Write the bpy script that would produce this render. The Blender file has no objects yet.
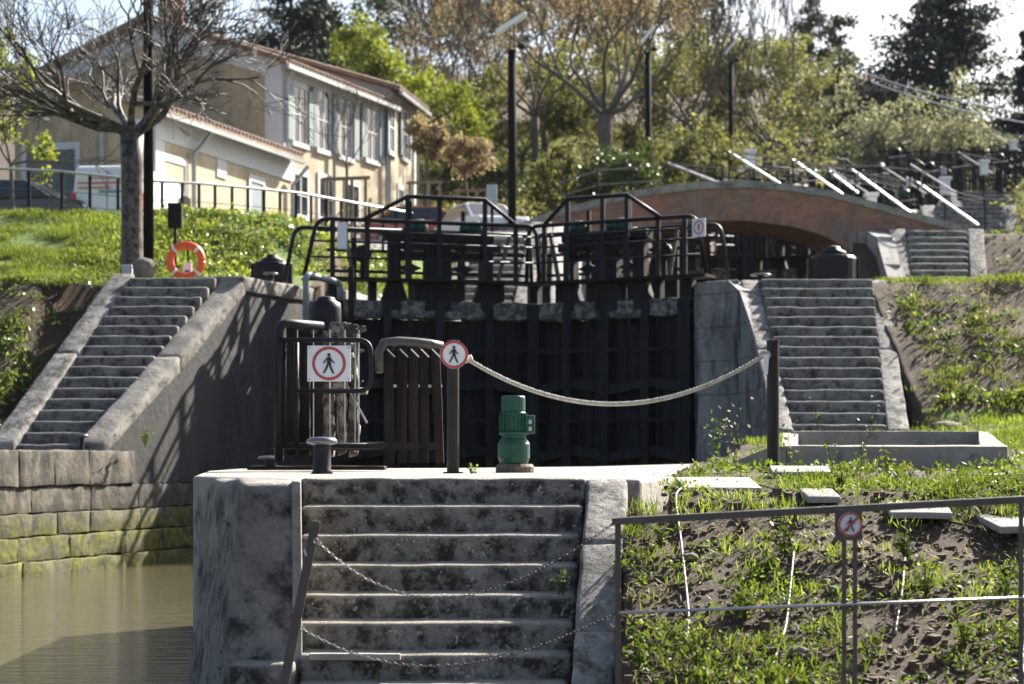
import bpy, math, random
import numpy as np
from mathutils import Vector, Matrix, noise

S = bpy.context.scene
C = S.collection
R = math.radians
F = 1900.0            # focal length in pixels of the 1024 px wide picture
CZ = 0.18             # eye height (world zero = top of the small quay)
HZ = 452.0            # horizon row

# ------------------------------------------------------------------ camera, sky, sun, exposure
cam = bpy.data.cameras.new('camera')
camo = bpy.data.objects.new('camera', cam); C.objects.link(camo)
camo.location = (0, 0, CZ); camo.rotation_euler = (R(90), 0, 0)
cam.sensor_width = 36; cam.lens = 36 * F / 1024
cam.shift_y = (HZ - 342) / 1024
cam.clip_end = 2000
cam.dof.use_dof = True; cam.dof.focus_distance = 14.5; cam.dof.aperture_fstop = 2.7
S.camera = camo

AZ, EL = R(41), R(36)
world = bpy.data.worlds.new('World'); S.world = world; world.use_nodes = True
wn = world.node_tree; bg = wn.nodes['Background']
sky = wn.nodes.new('ShaderNodeTexSky'); sky.sky_type = 'NISHITA'; sky.sun_disc = False
sky.sun_elevation = EL; sky.sun_rotation = AZ; sky.dust_density = 3.0; sky.air_density = 1.0
wn.links.new(sky.outputs[0], bg.inputs[0]); bg.inputs[1].default_value = 0.058
sun = bpy.data.lights.new('sun', 'SUN'); sun.energy = 5.0; sun.angle = R(0.5); sun.color = (1, .94, .83)
suno = bpy.data.objects.new('sun', sun); C.objects.link(suno)
SD = Vector((math.sin(AZ) * math.cos(EL), math.cos(AZ) * math.cos(EL), math.sin(EL)))
suno.rotation_euler = SD.to_track_quat('Z', 'Y').to_euler(); suno.location = (30, 20, 40)
S.view_settings.view_transform = 'Standard'; S.view_settings.look = 'None'
S.view_settings.gamma = 1; S.view_settings.exposure = 1.92
S.cycles.max_bounces = 6; S.cycles.transparent_max_bounces = 8
S.cycles.use_denoising = True

def P(px, py, y):
    return Vector(((px - 512) * y / F, y, CZ + (HZ - py) * y / F))
def PX(px, y): return (px - 512) * y / F
def PZ(py, y): return CZ + (HZ - py) * y / F

# ------------------------------------------------------------------ materials
class NT:
    def __init__(s, name):
        s.m = bpy.data.materials.new(name); s.m.use_nodes = True
        s.n = s.m.node_tree; s.b = s.n.nodes['Principled BSDF']
        s.tc = s.n.nodes.new('ShaderNodeTexCoord')
    def new(s, t, **k):
        x = s.n.nodes.new(t)
        for a, v in k.items(): setattr(x, a, v)
        return x
    def link(s, a, b): s.n.links.new(a, b)
    def noise(s, scale, detail=6, rough=.6, coord='Object', stretch=None, dist=0):
        x = s.new('ShaderNodeTexNoise'); x.inputs['Scale'].default_value = scale
        x.inputs['Detail'].default_value = detail; x.inputs['Roughness'].default_value = rough
        x.inputs['Distortion'].default_value = dist
        if stretch:
            mp = s.new('ShaderNodeMapping'); mp.inputs['Scale'].default_value = stretch
            s.link(s.tc.outputs[coord], mp.inputs[0]); s.link(mp.outputs[0], x.inputs['Vector'])
        else: s.link(s.tc.outputs[coord], x.inputs['Vector'])
        return x.outputs['Fac']
    def ramp(s, fac, stops, interp='LINEAR'):
        x = s.new('ShaderNodeValToRGB'); x.color_ramp.interpolation = interp
        e = x.color_ramp.elements
        while len(e) < len(stops): e.new(.5)
        for i, (p, c) in enumerate(stops):
            e[i].position = p
            e[i].color = (c, c, c, 1) if not hasattr(c, '__len__') else (*c, 1)
        s.link(fac, x.inputs[0]); return x.outputs[0]
    def mix(s, fac, a, b, mode='MIX'):
        x = s.new('ShaderNodeMix', data_type='RGBA', blend_type=mode)
        for sock, v in ((x.inputs[0], fac), (x.inputs[6], a), (x.inputs[7], b)):
            if hasattr(v, 'is_linked'): s.link(v, sock)
            elif hasattr(v, '__len__'): sock.default_value = (*v, 1)
            else: sock.default_value = v
        return x.outputs[2]
    def math(s, op, a, b=None):
        x = s.new('ShaderNodeMath', operation=op)
        for sock, v in ((x.inputs[0], a), (x.inputs[1], b)):
            if v is None: continue
            if hasattr(v, 'is_linked'): s.link(v, sock)
            else: sock.default_value = v
        return x.outputs[0]
    def bump(s, h, dist=.01, strength=1):
        x = s.new('ShaderNodeBump'); x.inputs['Distance'].default_value = dist
        x.inputs['Strength'].default_value = strength
        s.link(h, x.inputs['Height']); s.link(x.outputs[0], s.b.inputs['Normal'])
    def color(s, c):
        if hasattr(c, 'is_linked'): s.link(c, s.b.inputs['Base Color'])
        else: s.b.inputs['Base Color'].default_value = (*c, 1)
    def rough(s, r): s.b.inputs['Roughness'].default_value = r
    def geo(s, o): 
        g = s.new('ShaderNodeNewGeometry'); return g.outputs[o]
    def sep(s, v, i):
        x = s.new('ShaderNodeSeparateXYZ'); s.link(v, x.inputs[0]); return x.outputs[i]

def m_stone(name, light, dark, crust=(.035, .033, .03), crust_amt=.5, scale=2.2, streak=False, top_clean=True, joints=None, spots=.35):
    t = NT(name)
    st = (1, 1, .25) if streak else None
    base = t.mix(t.ramp(t.noise(scale, 9, .68, stretch=st), [(.33, 0), (.66, 1)]), dark, light)
    fine = t.noise(scale * 14, 6, .7)
    base = t.mix(.5, base, t.ramp(fine, [(.25, .35), (.7, 1.0)]), 'MULTIPLY')
    cr = t.ramp(t.noise(scale * 1.7, 10, .72, stretch=st, dist=.08), [(.62 - crust_amt * .3, 0), (.76 - crust_amt * .3, 1)])
    if top_clean:
        up = t.sep(t.geo('Normal'), 2)
        side = t.ramp(up, [(.12, 1), (.6, .1)])
        cr = t.math('MULTIPLY', cr, side)
    base = t.mix(cr, base, crust)
    if spots:
        v = t.new('ShaderNodeTexVoronoi'); v.inputs['Scale'].default_value = scale * 6
        v.inputs['Randomness'].default_value = 1
        w = t.new('ShaderNodeMix', data_type='VECTOR'); 
        nn = t.new('ShaderNodeTexNoise'); nn.inputs['Scale'].default_value = 9; t.link(t.tc.outputs['Object'], nn.inputs[0])
        w.inputs[0].default_value = .12
        t.link(t.tc.outputs['Object'], w.inputs[4]); t.link(nn.outputs['Color'], w.inputs[5])
        t.link(w.outputs[1], v.inputs['Vector'])
        sp = t.ramp(v.outputs['Distance'], [(.22, 1), (.34, 0)])
        gate_ = t.ramp(t.noise(scale * 2.3, 4, .5), [(.5, 0), (.62, 1)])
        sp = t.math('MULTIPLY', t.math('MULTIPLY', sp, gate_), spots)
        base = t.mix(sp, base, tuple(min(.62, c * 1.35) for c in light))
    h = t.math('ADD', t.noise(scale * 4, 8, .7), t.math('MULTIPLY', fine, .35))
    if joints:
        br = t.new('ShaderNodeTexBrick'); mp = t.new('ShaderNodeMapping'); mp.inputs['Rotation'].default_value = (R(90), 0, 0)
        t.link(t.tc.outputs['Object'], mp.inputs[0]); t.link(mp.outputs[0], br.inputs[0])
        br.inputs['Scale'].default_value = 1; br.inputs['Brick Width'].default_value = joints[0]; br.inputs['Row Height'].default_value = joints[1]
        br.inputs['Mortar Size'].default_value = .008; br.inputs['Mortar Smooth'].default_value = .6
        base = t.mix(br.outputs['Fac'], base, (.05, .045, .04)); h = t.math('SUBTRACT', h, t.math('MULTIPLY', br.outputs['Fac'], .8))
    t.color(base); t.rough(.92); t.bump(h, .03, .9)
    return t.m

def m_plain(name, col, rough=.6, metal=0, var=.25, scale=6, bumpd=0.003, spec=None, rustc=None):
    t = NT(name)
    c = t.mix(t.ramp(t.noise(scale, 7, .65), [(.3, 0), (.7, 1)]), tuple(x * (1 - var) for x in col), tuple(min(1, x * (1 + var * .6)) for x in col))
    t.color(c); t.rough(rough); t.b.inputs['Metallic'].default_value = metal
    if spec is not None: t.b.inputs['Specular IOR Level'].default_value = spec
    if bumpd: t.bump(t.noise(scale * 5, 5, .6), bumpd, .6)
    if rustc: t.color(t.mix(t.ramp(t.noise(11, 8, .75), [(.56, 0), (.64, .9)]), c, rustc))
    return t.m

def m_wood(name, a, b, rough=.8, lich=None, axis=(1, 1, .12)):
    t = NT(name); t.b.inputs['Specular IOR Level'].default_value = .12
    g = t.noise(9, 8, .7, stretch=axis, dist=.3)
    c = t.mix(t.ramp(g, [(.3, 0), (.7, 1)]), a, b)
    if lich: c = t.mix(t.ramp(t.noise(7, 8, .75), [(.46, 0), (.6, 1)]), c, lich)
    t.color(c); t.rough(rough); t.bump(g, .012, .7)
    return t.m

def m_leaf(name, a, b, c=None, trans=.45, rough=.65):
    t = NT(name); t.b.inputs['Specular IOR Level'].default_value = .3
    rnd = t.geo('Random Per Island')
    stops = [(0, a), (1, b)] if c is None else [(0, a), (.55, b), (.8, b), (1, c)]
    col = t.ramp(rnd, stops)
    big = t.ramp(t.noise(.45, 3, .5), [(.35, .6), (.65, 1.15)])
    col = t.mix(1, col, big, 'MULTIPLY')
    t.color(col); t.rough(rough)
    tr = t.new('ShaderNodeBsdfTranslucent'); t.link(t.mix(1, col, (1.5, 1.5, .8), 'MULTIPLY'), tr.inputs[0])
    ms = t.new('ShaderNodeMixShader'); ms.inputs[0].default_value = trans
    t.link(t.b.outputs[0], ms.inputs[1]); t.link(tr.outputs[0], ms.inputs[2])
    t.link(ms.outputs[0], t.n.nodes['Material Output'].inputs[0])
    return t.m

M = {}
M['stair'] = m_stone('stair_stone', (.38, .35, .30), (.19, .17, .143), crust=(.036, .03, .023), crust_amt=.6, scale=5, spots=.8)
M['stair_far'] = m_stone('stair_stone_terrace', (.31, .29, .26), (.13, .122, .108), crust=(.035, .032, .028), crust_amt=.5, scale=3.4, spots=.5)
M['parapet'] = m_stone('parapet_stone', (.40, .38, .35), (.17, .16, .15), crust=(.06, .054, .046), crust_amt=.55, scale=3.2, spots=.5, top_clean=False)
M['pier'] = m_stone('pier_stone', (.33, .305, .27), (.15, .14, .125), crust=(.03, .028, .026), crust_amt=.5, scale=2.2, spots=.35)
M['quay'] = m_stone('quay_stone', (.42, .39, .34), (.27, .25, .22), crust=(.10, .09, .075), crust_amt=.4, scale=1.6, spots=.2)
M['wall_shade_stain'] = m_stone('wall_render_shade_stain', (.075, .072, .068), (.028, .027, .027), crust=(.025, .025, .026), crust_amt=.62, scale=1.0, streak=True, top_clean=False, spots=.5)  # near-black base colour stands in for cast shade; streaks and crust are stains
M['wall_pale'] = m_stone('wall_stone_pale', (.40, .385, .36), (.22, .21, .2), crust=(.06, .058, .058), crust_amt=.42, scale=1.4, streak=True, joints=(1.3, .62), spots=.4)
M['concrete'] = m_stone('trough_concrete', (.40, .36, .30), (.28, .25, .21), crust=(.12, .11, .09), crust_amt=.2, scale=2.5, spots=.1)
M['slab'] = m_plain('pale_slab', (.29, .275, .245), .9, scale=5, bumpd=.006)
M['rock'] = m_stone('field_stone', (.27, .235, .19), (.12, .10, .08), crust_amt=.2, scale=5)

def canal_wall_mat():
    t = NT('canal_wall_stone')
    base = t.mix(t.ramp(t.noise(1.6, 9, .7), [(.35, 0), (.65, 1)]), (.045, .038, .029), (.19, .158, .118))
    base = t.mix(t.ramp(t.noise(3.1, 9, .75, stretch=(1, 1, .5)), [(.44, 0), (.56, 1)]), base, (.035, .03, .024))
    z = t.sep(t.geo('Position'), 2)
    zz = t.math('ADD', z, t.math('MULTIPLY', t.math('SUBTRACT', t.noise(2.5, 6, .7), .5), 1.1))
    band = t.ramp(t.math('ADD', t.math('MULTIPLY', zz, .5), 1.0), [(.0, .85), (.46, 1), (.68, .0)])
    moss = t.mix(t.ramp(t.noise(9, 6, .7), [(.35, 0), (.65, 1)]), (.03, .035, .006), (.19, .18, .015))
    mm = t.math('MULTIPLY', band, t.ramp(t.noise(3.3, 7, .7), [(.38, .0), (.52, 1)]))
    base = t.mix(mm, base, moss)
    t.color(base); t.rough(.85); t.bump(t.noise(9, 9, .75), .03, .9)
    return t.m
M['canal_wall'] = canal_wall_mat()

M['metal'] = m_plain('dark_painted_metal', (.013, .013, .017), .5, .0, .3, 9, .002, .22)
M['metal_brown'] = m_plain('weathered_brown_metal', (.10, .085, .075), .55, .3, .25, 12, .001)
M['metal_grey'] = m_plain('galvanised_metal', (.42, .43, .45), .35, .8, .15, 8, .001)
M['chain_metal'] = m_plain('dull_chain_steel', (.10, .095, .09), .5, .6, .3, 20, 0)
M['iron_cap'] = m_plain('worn_iron_cap', (.07, .065, .06), .45, .2, .4, 14, .002)
M['rail_grey'] = m_plain('grey_rail_metal', (.16, .165, .18), .3, .7, .15, 8, .001)
M['post_black'] = m_plain('black_tube_metal', (.022, .017, .016), .45, 0, .2, 10, .0005, .3)
M['green_paint'] = m_plain('green_machine_paint', (.008, .072, .046), .5, 0, .55, 14, .002, .4, (.05, .04, .028))
M['rust'] = m_plain('rusty_foot', (.13, .10, .08), .85, .1, .4, 12, .004)
M['gate_wood'] = m_wood('tarred_gate_wood', (.006, .006, .008), (.018, .018, .022), .85)
def tarred():
    t = NT('tarred_gate_wood'); t.b.inputs['Specular IOR Level'].default_value = .2
    g = t.noise(9, 8, .7, stretch=(1, 1, .1), dist=.2)
    c = t.mix(t.ramp(g, [(.3, 0), (.7, 1)]), (.008, .008, .010), (.03, .03, .034))
    z = t.sep(t.tc.outputs['Object'], 2)
    zz = t.math('ADD', t.math('MULTIPLY', t.math('ADD', z, t.math('MULTIPLY', t.noise(3, 6, .7), .8)), .2), .5)
    c = t.mix(t.ramp(zz, [(.5, .8), (.62, 0)]), c, (.035, .037, .02))
    c = t.mix(t.ramp(t.noise(4, 9, .8, stretch=(1, 1, .15)), [(.6, 0), (.7, .6)]), c, (.09, .088, .085))
    t.color(c); t.rough(.75); t.bump(g, .012, .7); return t.m
M['gate_wood'] = tarred()
M['gate_beam'] = m_wood('lichen_beam_wood', (.03, .03, .033), (.09, .09, .09), .85, (.25, .25, .23), (.3, 1, 1))
M['old_wood'] = m_wood('old_brown_wood', (.012, .010, .009), (.035, .028, .023), .8)
M['cap_wood'] = m_wood('grey_cap_wood', (.20, .185, .16), (.45, .43, .39), .8, None, (.3, 1, 1))
M['ragged_wood'] = m_wood('mossy_ragged_wood', (.03, .025, .02), (.10, .08, .065), .9, (.30, .27, .23))
M['sign_white'] = m_plain('sign_white', (.72, .74, .78), .4, 0, .05, 5, 0)
M['sign_red'] = m_plain('sign_red', (.42, .06, .06), .4, 0, .1, 8, 0)
M['sign_black'] = m_plain('sign_black', (.015, .015, .02), .45, 0, .1, 8, 0)
M['sign_blue'] = m_plain('sign_blue', (.04, .13, .45), .4, 0, .1, 8, 0)
M['rope'] = (lambda t: (t.color(t.mix(t.ramp(t.noise(30, 4, .6), [(.3, 0), (.7, 1)]), (.30, .27, .23), (.55, .52, .46))), t.rough(.9), t.m)[2])(NT('rope_fibre'))
M['buoy'] = m_plain('lifebuoy_orange', (.80, .11, .03), .45, 0, .1, 4, .001)
M['buoy_white'] = m_plain('lifebuoy_white', (.75, .75, .72), .5, 0, .08, 4, .001)
M['pipe'] = m_plain('black_hose', (.02, .02, .022), .3, 0, .2, 10, 0)
M['pipe_sunlit'] = m_plain('black_hose_sunlit', (.13, .125, .115), .5, 0, .2, 10, 0)  # black hose again, with sunlight put into a paler colour
M['plaster'] = m_stone('beige_plaster', (.56, .47, .34), (.45, .37, .26), crust=(.34, .27, .18), crust_amt=.3, scale=.35, streak=True, top_clean=False, spots=0)
M['plaster_old'] = m_stone('streaked_old_plaster', (.58, .46, .31), (.38, .30, .20), crust=(.22, .18, .13), crust_amt=.5, scale=.45, streak=True, top_clean=False, spots=0)
M['white_trim'] = m_plain('white_trim', (.52, .52, .53), .7, 0, .08, 2, .002)
M['shutter'] = m_plain('grey_blue_shutter', (.19, .235, .24), .6, 0, .15, 4, .002)
M['tiles'] = m_plain('roof_tiles', (.27, .19, .15), .85, 0, .45, 5, .03)
M['gutter'] = m_plain('zinc_gutter', (.32, .33, .34), .4, .6, .2, 4, .001)
M['glass'] = m_plain('window_glass', (.03, .035, .04), .08, 0, .1, 4, 0)
M['door_blue'] = m_plain('blue_grey_door', (.33, .42, .47), .6, 0, .12, 3, .001)
M['car_white'] = m_plain('white_car_paint', (.72, .73, .76), .25, 0, .03, 3, 0)
M['car_dark'] = m_plain('dark_car_paint', (.07, .06, .055), .22, .3, .1, 3, 0)
M['car_red'] = m_plain('red_car_paint', (.30, .04, .03), .25, 0, .1, 3, 0)
M['rubber'] = m_plain('black_rubber', (.02, .02, .022), .8, 0, .2, 8, 0)
M['lamp_red'] = m_plain('red_tail_lamp', (.45, .02, .02), .2, 0, .1, 8, 0)
M['lens'] = m_plain('clear_lens', (.6, .6, .62), .15, .2, .1, 8, 0)
M['teal'] = m_plain('teal_print', (.10, .33, .36), .5, 0, .1, 8, 0)
M['redprint'] = m_plain('red_print', (.60, .12, .08), .5, 0, .1, 8, 0)
M['bark'] = m_wood('grey_bark', (.06, .052, .046), (.17, .15, .135), .9)
M['bark_pale'] = m_wood('pale_plane_bark', (.15, .135, .12), (.36, .335, .31), .85, (.10, .09, .08))
M['bark_tree'] = m_wood('silvery_grey_bark', (.06, .052, .046), (.19, .175, .16), .5, (.03, .027, .024))
M['lamp_black'] = m_plain('matt_black_lamp_paint', (.012, .012, .015), .85, 0, .2, 8, 0, .08)
M['strap'] = m_plain('rusty_iron_strap', (.025, .02, .017), .75, 0, .5, 9, .002, .15)
M['clod'] = m_plain('brown_clod', (.10, .066, .043), .95, 0, .5, 9, .004)
M['stake'] = m_wood('stake_wood', (.16, .115, .075), (.30, .22, .15), .8)
M['panel'] = m_plain('lamp_head_white', (.82, .83, .84), .3, 0, .03, 3, 0)
M['white_bar'] = m_plain('polished_steel_bar', (.55, .56, .58), .4, .5, .04, 3, 0)

def brick_mat(name, scale_w, scale_h, uv=False):
    t = NT(name)
    br = t.new('ShaderNodeTexBrick')
    if uv: t.link(t.tc.outputs['UV'], br.inputs[0])
    else:
        mp = t.new('ShaderNodeMapping'); mp.inputs['Rotation'].default_value = (R(90), 0, 0)
        t.link(t.tc.outputs['Object'], mp.inputs[0]); t.link(mp.outputs[0], br.inputs[0])
    br.inputs['Scale'].default_value = 1
    br.inputs['Brick Width'].default_value = scale_w; br.inputs['Row Height'].default_value = scale_h
    br.inputs['Mortar Size'].default_value = .008; br.inputs['Mortar Smooth'].default_value = .3
    br.inputs['Color1'].default_value = (.46, .19, .115, 1); br.inputs['Color2'].default_value = (.28, .115, .075, 1)
    br.inputs['Mortar'].default_value = (.26, .21, .18, 1)
    c = t.mix(t.ramp(t.noise(.9, 8, .7), [(.45, 0), (.66, .8)]), br.outputs['Color'], (.16, .13, .115))
    c = t.mix(t.ramp(t.noise(1.3, 5, .7), [(.52, 0), (.7, .6)]), c, (.34, .27, .23))
    t.color(c); t.rough(.9); t.bump(t.math('SUBTRACT', t.noise(14, 5, .6), br.outputs['Fac']), .012, .8)
    return t.m
M['brick'] = brick_mat('red_brick', .24, .075)
M['brick_ring'] = brick_mat('arch_brick', .12, .21, True)

def ground_mat():
    t = NT('ground_soil_grass')
    soil = t.mix(t.ramp(t.noise(3, 10, .75), [(.3, 0), (.7, 1)]), (.032, .019, .012), (.09, .057, .034))
    soil = t.mix(t.ramp(t.noise(38, 5, .7), [(.55, 0), (.68, .7)]), soil, (.19, .15, .11))
    grass = t.mix(t.ramp(t.noise(1.3, 8, .7), [(.3, 0), (.7, 1)]), (.055, .10, .015), (.14, .21, .035))
    a = t.new('ShaderNodeAttribute'); a.attribute_name = 'grass'
    f = t.ramp(t.math('ADD', a.outputs['Fac'], t.math('MULTIPLY', t.math('SUBTRACT', t.noise(2.2, 8, .75), .5), .9)), [(.42, 0), (.56, 1)])
    t.color(t.mix(f, soil, grass)); t.rough(.95)
    t.bump(t.math('ADD', t.noise(6, 10, .8), t.math('MULTIPLY', t.noise(45, 4, .7), .4)), .05, 1)
    return t.m
M['ground'] = ground_mat()
M['asphalt'] = m_plain('road_asphalt', (.16, .155, .15), .9, 0, .15, 2, .004)

def water_mat():
    t = NT('canal_water')
    t.color(t.mix(t.noise(.4, 3, .5), (.062, .054, .032), (.088, .077, .046)))
    t.rough(.05); t.b.inputs['IOR'].default_value = 1.33
    n = t.noise(3.0, 4, .55, stretch=(.5, 2.2, 1)); n2 = t.noise(14, 3, .5, stretch=(.5, 1.6, 1))
    t.bump(t.math('ADD', n, t.math('MULTIPLY', n2, .25)), .03, .8)
    return t.m
M['water'] = water_mat()

# ------------------------------------------------------------------ mesh helpers
class MB:
    def __init__(s): s.v = []; s.f = []; s.uv = None
    def add(s, vs, fs):
        o = len(s.v); s.v.extend([tuple(v) for v in vs]); s.f.extend([tuple(o + i for i in f) for f in fs]); return s
    def box(s, x0, x1, y0, y1, z0, z1):
        return s.add([(x0,y0,z0),(x1,y0,z0),(x1,y1,z0),(x0,y1,z0),(x0,y0,z1),(x1,y0,z1),(x1,y1,z1),(x0,y1,z1)],
                     [(0,3,2,1),(4,5,6,7),(0,1,5,4),(1,2,6,5),(2,3,7,6),(3,0,4,7)])
    def hex8(s, c):
        return s.add(c, [(0,3,2,1),(4,5,6,7),(0,1,5,4),(1,2,6,5),(2,3,7,6),(3,0,4,7)])
    def bar(s, p, q, w, h, up=(0, 0, 1)):
        p, q = Vector(p), Vector(q); d = (q - p).normalized(); u = Vector(up)
        if abs(d.dot(u)) > .97: u = Vector((0, 1, 0))
        a = d.cross(u).normalized() * w / 2; b = a.cross(d).normalized() * h / 2
        return s.hex8([p-a-b, p+a-b, q+a-b, q-a-b, p-a+b, p+a+b, q+a+b, q-a+b])
    def tube(s, pts, r, n=8, cap=True, close=False):
        pts = [Vector(p) for p in pts]; k = len(pts)
        rs = r if hasattr(r, '__len__') else [r] * k
        u = None; o = len(s.v)
        for i, p in enumerate(pts):
            if close: d = pts[(i+1) % k] - pts[i-1]
            else: d = pts[min(i+1, k-1)] - pts[max(i-1, 0)]
            if d.length < 1e-9: d = Vector((0, 0, 1))
            d.normalize()
            if u is None:
                u = d.orthogonal().normalized()
            u = (u - d * u.dot(d))
            u = u.normalized() if u.length > 1e-6 else d.orthogonal().normalized()
            w = d.cross(u)
            for j in range(n):
                a = 2 * math.pi * j / n
                s.v.append(tuple(p + (u * math.cos(a) + w * math.sin(a)) * rs[i]))
        for i in range(k if close else k - 1):
            i2 = (i + 1) % k
            for j in range(n):
                j2 = (j + 1) % n
                s.f.append((o+i*n+j, o+i*n+j2, o+i2*n+j2, o+i2*n+j))
        if cap and not close:
            s.f.append(tuple(o + j for j in range(n))[::-1]); s.f.append(tuple(o + (k-1)*n + j for j in range(n)))
        return s
    def lathe(s, c, prof, n=20, axis='Z', sq=None):
        o = len(s.v); c = Vector(c)
        for r, z in prof:
            for j in range(n):
                a = 2 * math.pi * j / n
                x, y = r * math.cos(a), r * math.sin(a)
                if axis == 'Z': v = (x, y, z)
                elif axis == 'Y': v = (x, z, y)
                else: v = (z, x, y)
                s.v.append(tuple(c + Vector(v)))
        for i in range(len(prof) - 1):
            for j in range(n):
                j2 = (j + 1) % n
                s.f.append((o+i*n+j, o+i*n+j2, o+(i+1)*n+j2, o+(i+1)*n+j))
        s.f.append(tuple(o + j for j in range(n))[::-1]); s.f.append(tuple(o + (len(prof)-1)*n + j for j in range(n)))
        return s
    def prism(s, poly, y0, y1):      # polygon in x,z extruded along y
        n = len(poly); o = len(s.v)
        for y in (y0, y1):
            for x, z in poly: s.v.append((x, y, z))
        s.f.append(tuple(o + i for i in range(n))); s.f.append(tuple(o + n + i for i in range(n))[::-1])
        for i in range(n):
            j = (i + 1) % n; s.f.append((o+j, o+i, o+n+i, o+n+j))
        return s
    def slabpoly(s, poly, z0, z1):   # polygon in x,y extruded along z
        n = len(poly); o = len(s.v)
        for z in (z0, z1):
            for x, y in poly: s.v.append((x, y, z))
        s.f.append(tuple(o + i for i in range(n))[::-1]); s.f.append(tuple(o + n + i for i in range(n)))
        for i in range(n):
            j = (i + 1) % n; s.f.append((o+i, o+j, o+n+j, o+n+i))
        return s
    def rough(s, c, seg=.1, bev=.02, amp=.008, freq=3.0, seed=0, wear=0):
        """hexahedron (8 corners) as a gridded, round-edged, uneven stone"""
        c = [Vector(x) for x in c]
        L = [max((c[1]-c[0]).length, (c[5]-c[4]).length), max((c[3]-c[0]).length, (c[7]-c[4]).length), max((c[4]-c[0]).length, (c[6]-c[2]).length)]
        prm = []
        for l in L:
            n = max(1, min(60, int(l / seg))); b = min(.3, bev / max(l, 1e-6))
            inner = [b + (1 - 2*b) * i / n for i in range(n + 1)]
            prm.append([0.0] + inner + [1.0])
        idx = {}; 
        def vert(u, v, w):
            k = (u, v, w)
            if k in idx: return idx[k]
            q = [0, 0, 0]; dd = [0, 0, 0]
            for a, t in enumerate((prm[0][u], prm[1][v], prm[2][w])):
                b = min(.3, bev / max(L[a], 1e-6)); cl = min(max(t, b), 1 - b)
                q[a] = cl; dd[a] = (t - cl) * L[a]
            m = math.sqrt(sum(x*x for x in dd))
            if m > bev > 0: dd = [x * bev / m for x in dd]
            t = [q[a] + dd[a] / max(L[a], 1e-6) for a in range(3)]
            U, V, W = t
            p = (c[0]*(1-U)*(1-V)*(1-W) + c[1]*U*(1-V)*(1-W) + c[2]*U*V*(1-W) + c[3]*(1-U)*V*(1-W)
                 + c[4]*(1-U)*(1-V)*W + c[5]*U*(1-V)*W + c[6]*U*V*W + c[7]*(1-U)*V*W)
            nv = noise.noise_vector(p * freq + Vector((seed*7.3, seed*3.1, seed))) * amp + noise.noise_vector(p * freq * 4) * amp * .4
            p = p + nv
            if wear and W > .5: p.z -= wear * max(0, noise.noise(Vector((p.x * 2.2 + seed*5, seed, 0)))) 
            s.v.append(tuple(p)); idx[k] = len(s.v) - 1
            return idx[k]
        n = [len(x) for x in prm]
        for w in (0, n[2]-1):
            for i in range(n[0]-1):
                for j in range(n[1]-1):
                    f = (vert(i,j,w), vert(i+1,j,w), vert(i+1,j+1,w), vert(i,j+1,w)); s.f.append(f if w else f[::-1])
        for v in (0, n[1]-1):
            for i in range(n[0]-1):
                for j in range(n[2]-1):
                    f = (vert(i,v,j), vert(i+1,v,j), vert(i+1,v,j+1), vert(i,v,j+1)); s.f.append(f[::-1] if v else f)
        for u in (0, n[0]-1):
            for i in range(n[1]-1):
                for j in range(n[2]-1):
                    f = (vert(u,i,j), vert(u,i+1,j), vert(u,i+1,j+1), vert(u,i,j+1)); s.f.append(f if u else f[::-1])
        return s
    def rbox(s, x0, x1, y0, y1, z0, z1, **k):
        return s.rough([(x0,y0,z0),(x1,y0,z0),(x1,y1,z0),(x0,y1,z0),(x0,y0,z1),(x1,y0,z1),(x1,y1,z1),(x0,y1,z1)], **k)
    def build(s, name, mat, parent=None, smooth=False, bevel=0, local=False):
        me = bpy.data.meshes.new(name)
        off = Vector((0, 0, 0))
        if parent is not None and not local: off = world_loc(parent)
        me.from_pydata([tuple(Vector(v) - off) for v in s.v], [], s.f); me.validate()
        me.materials.append(M[mat] if isinstance(mat, str) else mat)
        if smooth: me.shade_smooth()
        o = bpy.data.objects.new(name, me); C.objects.link(o)
        if parent is not None: o.parent = parent
        if bevel:
            b = o.modifiers.new('bevel', 'BEVEL'); b.width = bevel; b.segments = 2; b.limit_method = 'ANGLE'; b.angle_limit = R(40)
        return o

def world_loc(o):
    v = Vector(o.location)
    while o.parent is not None: o = o.parent; v += Vector(o.location)
    return v

def tag(o, label, cat, group=None):
    o['label'] = label; o['category'] = cat
    if group: o['group'] = group
    return o
def thing(name, loc, label, cat, group=None, rz=0):
    o = bpy.data.objects.new(name, None); C.objects.link(o); o.location = loc; o.rotation_euler = (0, 0, rz)
    o.empty_display_size = .2
    return tag(o, label, cat, group)
def struct(o): o['kind'] = 'structure'; return o
def stuff(o, label, cat): o['kind'] = 'stuff'; return tag(o, label, cat)
def kids(o): return [c for c in C.objects if c.parent == o]
def dup(o, loc=None, rz=None, label=None, parent=None, scale=None):
    r = o.copy(); C.objects.link(r)
    if parent is not None: r.parent = parent
    for ch in kids(o): dup(ch, parent=r)
    if loc is not None: r.location = loc
    if rz is not None: r.rotation_euler = (0, 0, rz)
    if scale is not None: r.scale = (scale, scale, scale) if not hasattr(scale, '__len__') else scale
    if label: r['label'] = label
    return r

def arc(p, q, r, k=5):  # helper points of a rounded corner polyline
    return [p.lerp(q, i / k) for i in range(k + 1)]
def rounded(pts, rad, k=5):
    pts = [Vector(p) for p in pts]; out = [pts[0]]
    for i in range(1, len(pts) - 1):
        a, b, c = pts[i-1], pts[i], pts[i+1]
        r = min(rad, (a-b).length * .49, (c-b).length * .49)
        p = b + (a-b).normalized() * r; q = b + (c-b).normalized() * r
        for j in range(k + 1):
            t = j / k; out.append(p * (1-t)**2 + b * 2*t*(1-t) + q * t*t)
    out.append(pts[-1]); return out

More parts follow.
